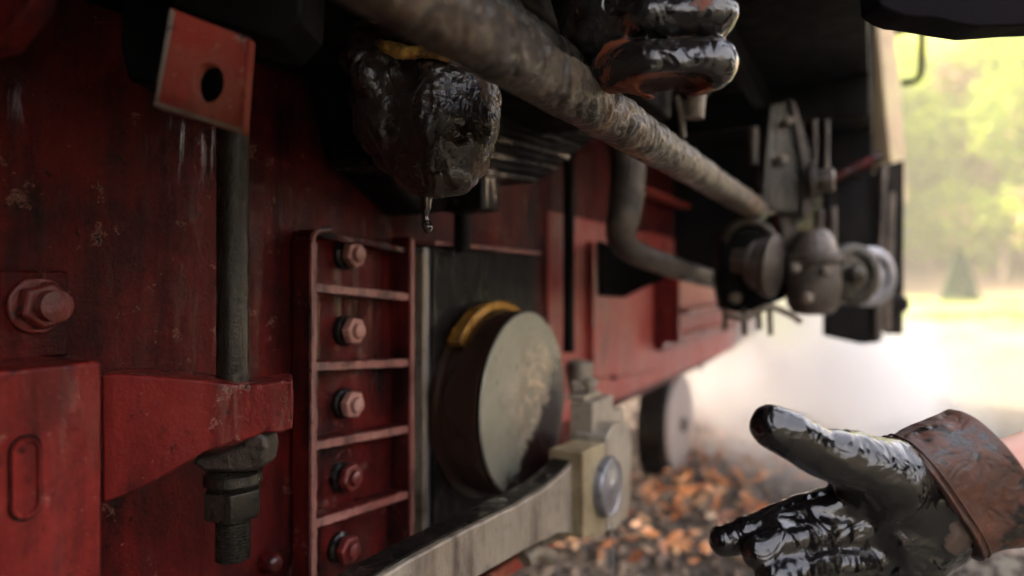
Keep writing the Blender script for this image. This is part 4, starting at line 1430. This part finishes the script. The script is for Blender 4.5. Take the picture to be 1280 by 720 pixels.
# ballast stones
m, nt, b = new_mat('ballast_stone')
oi = N(nt, 'ShaderNodeNewGeometry')
c = ramp(nt, oi.outputs['Random Per Island'], [(0.0, (0.03, 0.022, 0.018)), (0.4, (0.07, 0.052, 0.042)), (0.75, (0.11, 0.085, 0.07)), (1.0, (0.20, 0.16, 0.135))])
nt.links.new(c, b.inputs['Base Color']); b.inputs['Roughness'].default_value = 0.75
M['stone'] = m
def scatter_mesh(name, n, gen):
    V, Fc = [], []
    for i in range(n):
        vs, fs = gen(i)
        k = len(V)
        V += vs; Fc += [tuple(q + k for q in f) for f in fs]
    me = bpy.data.meshes.new(name); me.from_pydata(V, [], Fc)
    return me
icob = bmesh.new(); bmesh.ops.create_icosphere(icob, subdivisions=1, radius=1)
icov = [v.co.copy() for v in icob.verts]; icof = [tuple(v.index for v in f.verts) for f in icob.faces]; icob.free()
def stone(i):
    x = random.uniform(-1.5, 1.1); y = random.uniform(0.9, 5.5)
    if x > 0.55 and random.random() < (x - 0.55) * 1.6: x = random.uniform(-1.5, 0.5)
    s = random.uniform(0.008, 0.022) * (1.3 if random.random() < 0.1 else 1)
    e = Matrix.Rotation(random.random() * 6, 3, 'Z') @ Matrix.Rotation(random.random() * 3, 3, 'X')
    k = Vector((random.uniform(.7, 1.3), random.uniform(.7, 1.3), random.uniform(.4, .8)))
    return [tuple(e @ (Vector((v.x * k.x, v.y * k.y, v.z * k.z)) * s * random.uniform(.85, 1.15)) + Vector((x, y, s * 0.4))) for v in icov], icof
me = scatter_mesh('ballast', 9000, stone)
o = link('ballast_gravel', me, 'stone', None, smooth=False)
tag(o, 'dark brown gravel beside the track', 'gravel', kind='stuff')

# fallen leaves
m, nt, b = new_mat('fallen_leaf')
oi = N(nt, 'ShaderNodeNewGeometry')
c = ramp(nt, oi.outputs['Random Per Island'], [(0.0, (0.16, 0.05, 0.02)), (0.3, (0.30, 0.10, 0.035)), (0.6, (0.42, 0.16, 0.06)), (0.85, (0.42, 0.24, 0.13)), (1.0, (0.36, 0.27, 0.19))])
nt.links.new(c, b.inputs['Base Color']); b.inputs['Roughness'].default_value = 0.45
M['leaf'] = m
def leaf(i):
    for _ in range(30):
        y = random.uniform(1.5, 5.0); x = random.gauss(0.15, 0.38)
        # drift lies along the foot of the track
        d = max(0, 1 - abs(x - 0.05) / 0.75)
        if mnoise.noise(Vector((x * 2.2, y * 2.2, 3))) + d * 0.7 > 0.32: break
    s = random.uniform(0.016, 0.036)
    hd = random.random() * 6.28
    tl = Matrix.Rotation(hd, 3, 'Z') @ Matrix.Rotation(random.gauss(0, 0.45), 3, 'X') @ Matrix.Rotation(random.gauss(0, 0.45), 3, 'Y')
    cur = random.uniform(-0.2, 0.7)
    L = [(-1, 0), (-0.5, 0.42), (0.1, 0.5), (0.6, 0.3), (1, 0), (0.6, -0.3), (0.1, -0.5), (-0.5, -0.42), (0, 0)]
    off = Vector((x, y, 0.022 + random.random() * 0.05 * max(0, 1 - abs(x) / 0.7)))
    vs = [tuple(tl @ Vector((a * s, b2 * s, (a * a * 0.3 + abs(b2) * 0.9) * cur * s)) + off) for a, b2 in L]
    fs = [(i2, (i2 + 1) % 8, 8) for i2 in range(8)]
    return vs, fs
me = scatter_mesh('leaves', 950, leaf)
o = link('fallen_leaves', me, 'leaf', None, smooth=False)
tag(o, 'orange-brown fallen leaves drifted on dark gravel under the locomotive', 'leaves', kind='stuff')

# far grass tufts: one stuff mesh
m, nt, b = new_mat('spring_grass')
oi = N(nt, 'ShaderNodeNewGeometry')
nt.links.new(ramp(nt, oi.outputs['Random Per Island'], [(0, (0.10, 0.16, 0.03)), (1, (0.25, 0.26, 0.07))]), b.inputs['Base Color'])
b.inputs['Roughness'].default_value = 0.7
M['grass'] = m
def tuft(i):
    for _ in range(20):
        x = random.uniform(-2, 14); y = random.uniform(7, 45)
        if mnoise.noise(Vector((x * 0.25, y * 0.12, 7))) > 0.0: break
    vs, fs = [], []
    for k in range(5):
        a = random.random() * 6.28; h_ = random.uniform(0.06, 0.16); w = 0.012
        bx, by = x + random.uniform(-.08, .08), y + random.uniform(-.08, .08)
        dx, dy = math.cos(a), math.sin(a)
        z = gz(bx, by)
        j = len(vs)
        vs += [(bx - dy * w, by + dx * w, z), (bx + dy * w, by - dx * w, z), (bx + dx * .05, by + dy * .05, z + h_)]
        fs.append((j, j + 1, j + 2))
    return vs, fs
me = scatter_mesh('grass', 5000, tuft)
tag(link('grass', me, 'grass', None, smooth=False), 'patchy spring grass across the yard', 'grass', kind='stuff')

# ================================================================== TREES
def leaf_mat(name, c0, c1, tr):
    m, nt, b = new_mat(name)
    oi = N(nt, 'ShaderNodeNewGeometry')
    col = ramp(nt, oi.outputs['Random Per Island'], [(0, c0), (1, c1)])
    nt.links.new(col, b.inputs['Base Color'])
    b.inputs['Roughness'].default_value = 0.6
    b.inputs['Specular IOR Level'].default_value = 0.1
    tb = N(nt, 'ShaderNodeBsdfTranslucent'); nt.links.new(col, tb.inputs[0])
    mx = N(nt, 'ShaderNodeMixShader'); mx.inputs[0].default_value = tr
    nt.links.new(b.outputs[0], mx.inputs[1]); nt.links.new(tb.outputs[0], mx.inputs[2])
    out = [x for x in nt.nodes if x.type == 'OUTPUT_MATERIAL'][0]
    nt.links.new(mx.outputs[0], out.inputs[0])
    return m
M['beech'] = leaf_mat('young_beech_leaf', (0.20, 0.32, 0.03), (0.38, 0.45, 0.06), 0.5)
M['bare'] = leaf_mat('budding_leaf', (0.34, 0.22, 0.14), (0.42, 0.34, 0.16), 0.4)
M['fir'] = leaf_mat('fir_needles', (0.008, 0.035, 0.010), (0.018, 0.060, 0.018), 0.05)
M['bark'] = grimy('pale_bark', (0.26, 0.20, 0.16), (0.32, 0.25, 0.20), (0.18, 0.13, 0.11), 0.5, 0.7, (0.7, 0.9), 0.5, 8)
def tree_meshes(seed, h, mat, nl, crown0, spread):
    r = random.Random(seed)
    bm = BM()
    top = Vector((r.uniform(-.6, .6), r.uniform(-.6, .6), h))
    tube(bm, [(0, 0, -0.5), (r.uniform(-.15, .15), 0, h * 0.35), top * 0.7, top], [0.22, 0.17, 0.10, 0.02], 8, 4)
    tips = []
    for k in range(22):
        t = crown0 + (0.95 - crown0) * (k + 0.5) / 22; a = r.random() * 6.28
        p = Vector((0, 0, h * t)); L = spread * (1.1 - t * 0.6) * r.uniform(.7, 1.2)
        e = p + Vector((math.cos(a) * L, math.sin(a) * L, L * r.uniform(.2, .7)))
        tube(bm, [p, p.lerp(e, .5) + Vector((0, 0, .2)), e], [0.07, 0.05, 0.015], 5, 3)
        tips += [e, p.lerp(e, 0.6)]
    tm = bpy.data.meshes.new('trunk'); bm.to_mesh(tm); bm.free()
    def g_(i):
        c = r.choice(tips) + Vector((r.gauss(0, .75), r.gauss(0, .75), r.gauss(0, .6)))
        s = r.uniform(.10, .22)
        q = Matrix.Rotation(r.random() * 6, 3, 'Z') @ Matrix.Rotation(r.random() * 3, 3, 'X')
        return [tuple(q @ Vector((a * s, b2 * s, 0)) + c) for a, b2 in ((-1, -.6), (1, -.6), (1, .6), (-1, .6))], [(0, 1, 2, 3)]
    return tm, scatter_mesh('crown', nl, g_)
kinds = []
for kd, (seed, h, mat, nl, c0, sp) in {'green': (1, 13, 'beech', 6000, .06, 3.2), 'green2': (2, 16, 'beech', 6500, .08, 3.6), 'budding': (3, 14, 'bare', 3200, .1, 2.6)}.items():
    tm, cm = tree_meshes(seed, h, mat, nl, c0, sp)
    tm.materials.append(M['bark']); cm.materials.append(M[mat])
    root = thing('spring_tree', 'x', 'tree')
    t_ = bpy.data.objects.new('trunk', tm); c_ = bpy.data.objects.new('crown', cm)
    for q in (t_, c_):
        COL.objects.link(q); q.parent = root
    kinds.append([root, [t_, c_], False])
spots = []
for row, (y, n_, x0, x1) in enumerate([(46, 7, -7, 14), (52, 8, -9, 16), (59, 8, -10, 18), (67, 8, -12, 20), (76, 8, -12, 22)]):
    for k in range(n_):
        spots.append((x0 + (x1 - x0) * (k + 0.5) / n_ + random.uniform(-1, 1), y + random.uniform(-2.2, 2.2)))
LB = ['tall bright yellow-green spring tree on the blurred hillside', 'tall bright yellow-green spring tree on the blurred hillside', 'sparse pinkish budding tree on the blurred hillside']
GB = ['yellow-green trees on the hillside', 'yellow-green trees on the hillside', 'budding trees on the hillside']
for i, (x, y) in enumerate(spots):
    k = random.choice([0, 1, 0, 1, 2, 2])
    if y < 51 and abs(x - 4.2) < 5: y += 6
    root, kids, used = kinds[k]
    if not used:
        o = root; kinds[k][2] = True
    else:
        o = root.copy(); COL.objects.link(o)
        for q in kids:
            c = q.copy(); COL.objects.link(c); c.parent = o
    o.location = (x, y, gz(x, y) - 0.1)
    o.rotation_euler = (0, 0, random.random() * 6.28)
    s = random.uniform(.85, 1.15); o.scale = (s, s, s)
    o['label'] = LB[k]; o['category'] = 'tree'; o['group'] = GB[k]
# small fir standing alone at the edge of the grass
fx = W(1200, 366, 33)
fir = thing('fir_tree', 'small dark green fir standing alone before the bright wood', 'tree', (fx.x, fx.y, gz(fx.x, fx.y)))
bm = BM(); tube(bm, [(0, 0, -.1), (0, 0, 1.5), (0, 0, 3.1)], [0.09, 0.06, 0.01], 8, 3)
q = done(bm, 'trunk', 'bark', None); q.parent = fir
rr_ = random.Random(5)
def fn(i):
    t = rr_.random() ** 1.2; zc_ = 0.15 + t * 2.95; rad = (1 - t) * 0.95 * rr_.uniform(.55, 1.1) + .05
    a = rr_.random() * 6.28; c = Vector((math.cos(a) * rad, math.sin(a) * rad, zc_ - rad * .15)); s = rr_.uniform(.06, .13)
    qq = Matrix.Rotation(a, 3, 'Z') @ Matrix.Rotation(rr_.uniform(-.6, .6), 3, 'Y') @ Matrix.Rotation(rr_.uniform(-1, 1), 3, 'X')
    return [tuple(qq @ Vector((u * s * 1.6, w * s, 0)) + c) for u, w in ((-1, -.5), (1, -.3), (1, .3), (-1, .5))], [(0, 1, 2, 3)]
cm = scatter_mesh('crown', 2600, fn)
c = link('crown', cm, 'fir', None, smooth=False); c.parent = fir
fir.scale = (0.8, 0.8, 0.8)

# ================================================================== STEAM
m = bpy.data.materials.new('steam'); m.use_nodes = True
nt = m.node_tree; nt.nodes.clear()
out = nt.nodes.new('ShaderNodeOutputMaterial')
pv = nt.nodes.new('ShaderNodeVolumePrincipled')
pv.inputs['Color'].default_value = (0.98, 0.97, 0.96, 1)
pv.inputs['Anisotropy'].default_value = 0.2
tc = nt.nodes.new('ShaderNodeTexCoord')
sb = N(nt, 'ShaderNodeVectorMath', operation='SUBTRACT'); nt.links.new(tc.outputs['Object'], sb.inputs[0]); sb.inputs[1].default_value = (0, 0, 0)
ln2 = N(nt, 'ShaderNodeVectorMath', operation='LENGTH'); nt.links.new(sb.outputs[0], ln2.inputs[0])
fall = ramp(nt, ln2.outputs['Value'], [(0.35, 1.0), (1.0, 0.0)])
nv = nz(nt, coords(nt), 2.6, 3, 0.55, 0.3)
dens = mth(nt, 'MULTIPLY', fall, ramp(nt, nv, [(0.40, 0.10), (0.62, 1.0)]))
STEAM = 7.0
nt.links.new(mth(nt, 'MULTIPLY', dens, STEAM), pv.inputs['Density'])
nt.links.new(pv.outputs[0], out.inputs['Volume'])
M['steam'] = m
bm = BM(); bmesh.ops.create_uvsphere(bm, u_segments=24, v_segments=14, radius=1)
o = done(bm, 'steam', 'steam', None)
o.location = W(1015, 505, 3.5); o.scale = (0.80, 1.35, 0.66)
tag(o, 'white steam drifting low behind the locomotive frame', 'steam', kind='stuff')

m = bpy.data.materials.new('haze'); m.use_nodes = True
nt = m.node_tree; nt.nodes.clear()
out = nt.nodes.new('ShaderNodeOutputMaterial')
pv = nt.nodes.new('ShaderNodeVolumePrincipled')
pv.inputs['Color'].default_value = (1.0, 0.98, 0.95, 1)
pv.inputs['Density'].default_value = 0.0022
nt.links.new(pv.outputs[0], out.inputs['Volume'])
M['haze'] = m
bm = BM(); box(bm, (-405, -405, -3), (405, 405, 75))
tag(done(bm, 'haze', 'haze', None, smooth=False), 'pale spring haze in the air over the yard', 'haze', kind='stuff')
# ================================================================== LIGHT, WORLD, CAMERA
SUN_EL, SUN_AZ = math.radians(46), math.radians(-112)     # azimuth from +y towards +x
world = bpy.data.worlds.new('World'); sc.world = world
world.use_nodes = True
nt = world.node_tree
bg = nt.nodes['Background']
sky = nt.nodes.new('ShaderNodeTexSky'); sky.sky_type = 'NISHITA'; sky.sun_disc = False
sky.sun_elevation = SUN_EL; sky.sun_rotation = SUN_AZ
sky.air_density = 1.0; sky.dust_density = 7.0; sky.ozone_density = 1.0
nt.links.new(sky.outputs[0], bg.inputs[0]); bg.inputs[1].default_value = 0.15
ld = bpy.data.lights.new('sun', 'SUN'); ld.energy = 2.0; ld.angle = math.radians(0.6); ld.color = (1.0, 0.94, 0.86)
lo = bpy.data.objects.new('sun', ld); COL.objects.link(lo)
sd = Vector((math.sin(SUN_AZ) * math.cos(SUN_EL), math.cos(SUN_AZ) * math.cos(SUN_EL), math.sin(SUN_EL)))
lo.rotation_euler = sd.to_track_quat('Z', 'Y').to_euler(); lo.location = sd * 20

cd = bpy.data.cameras.new('camera'); co_ = bpy.data.objects.new('camera', cd); COL.objects.link(co_)
cd.sensor_width = 36; cd.lens = FPX / 1280 * 36
cd.shift_y = (HY - 360) / 1280.0
cd.clip_start = 0.02; cd.clip_end = 2000
co_.location = CAM
co_.rotation_euler = (math.radians(90), 0, YAW)
cd.dof.use_dof = True; cd.dof.focus_distance = 0.63; cd.dof.aperture_fstop = 2.1
sc.camera = co_

sc.view_settings.view_transform = 'Standard'; sc.view_settings.look = 'None'
sc.view_settings.exposure = 3.06; sc.view_settings.gamma = 1.0
sc.view_settings.use_white_balance = True
sc.view_settings.white_balance_temperature = 7600
sc.view_settings.white_balance_tint = 12
cy = sc.cycles
cy.use_denoising = True
try: cy.denoiser = 'OPENIMAGEDENOISE'
except Exception: pass
cy.max_bounces = 8; cy.diffuse_bounces = 3; cy.glossy_bounces = 3; cy.transmission_bounces = 3; cy.volume_bounces = 5
cy.volume_step_rate = 2.0; cy.volume_max_steps = 64
cy.use_adaptive_sampling = True; cy.adaptive_threshold = 0.02
cy.sample_clamp_indirect = 5.0
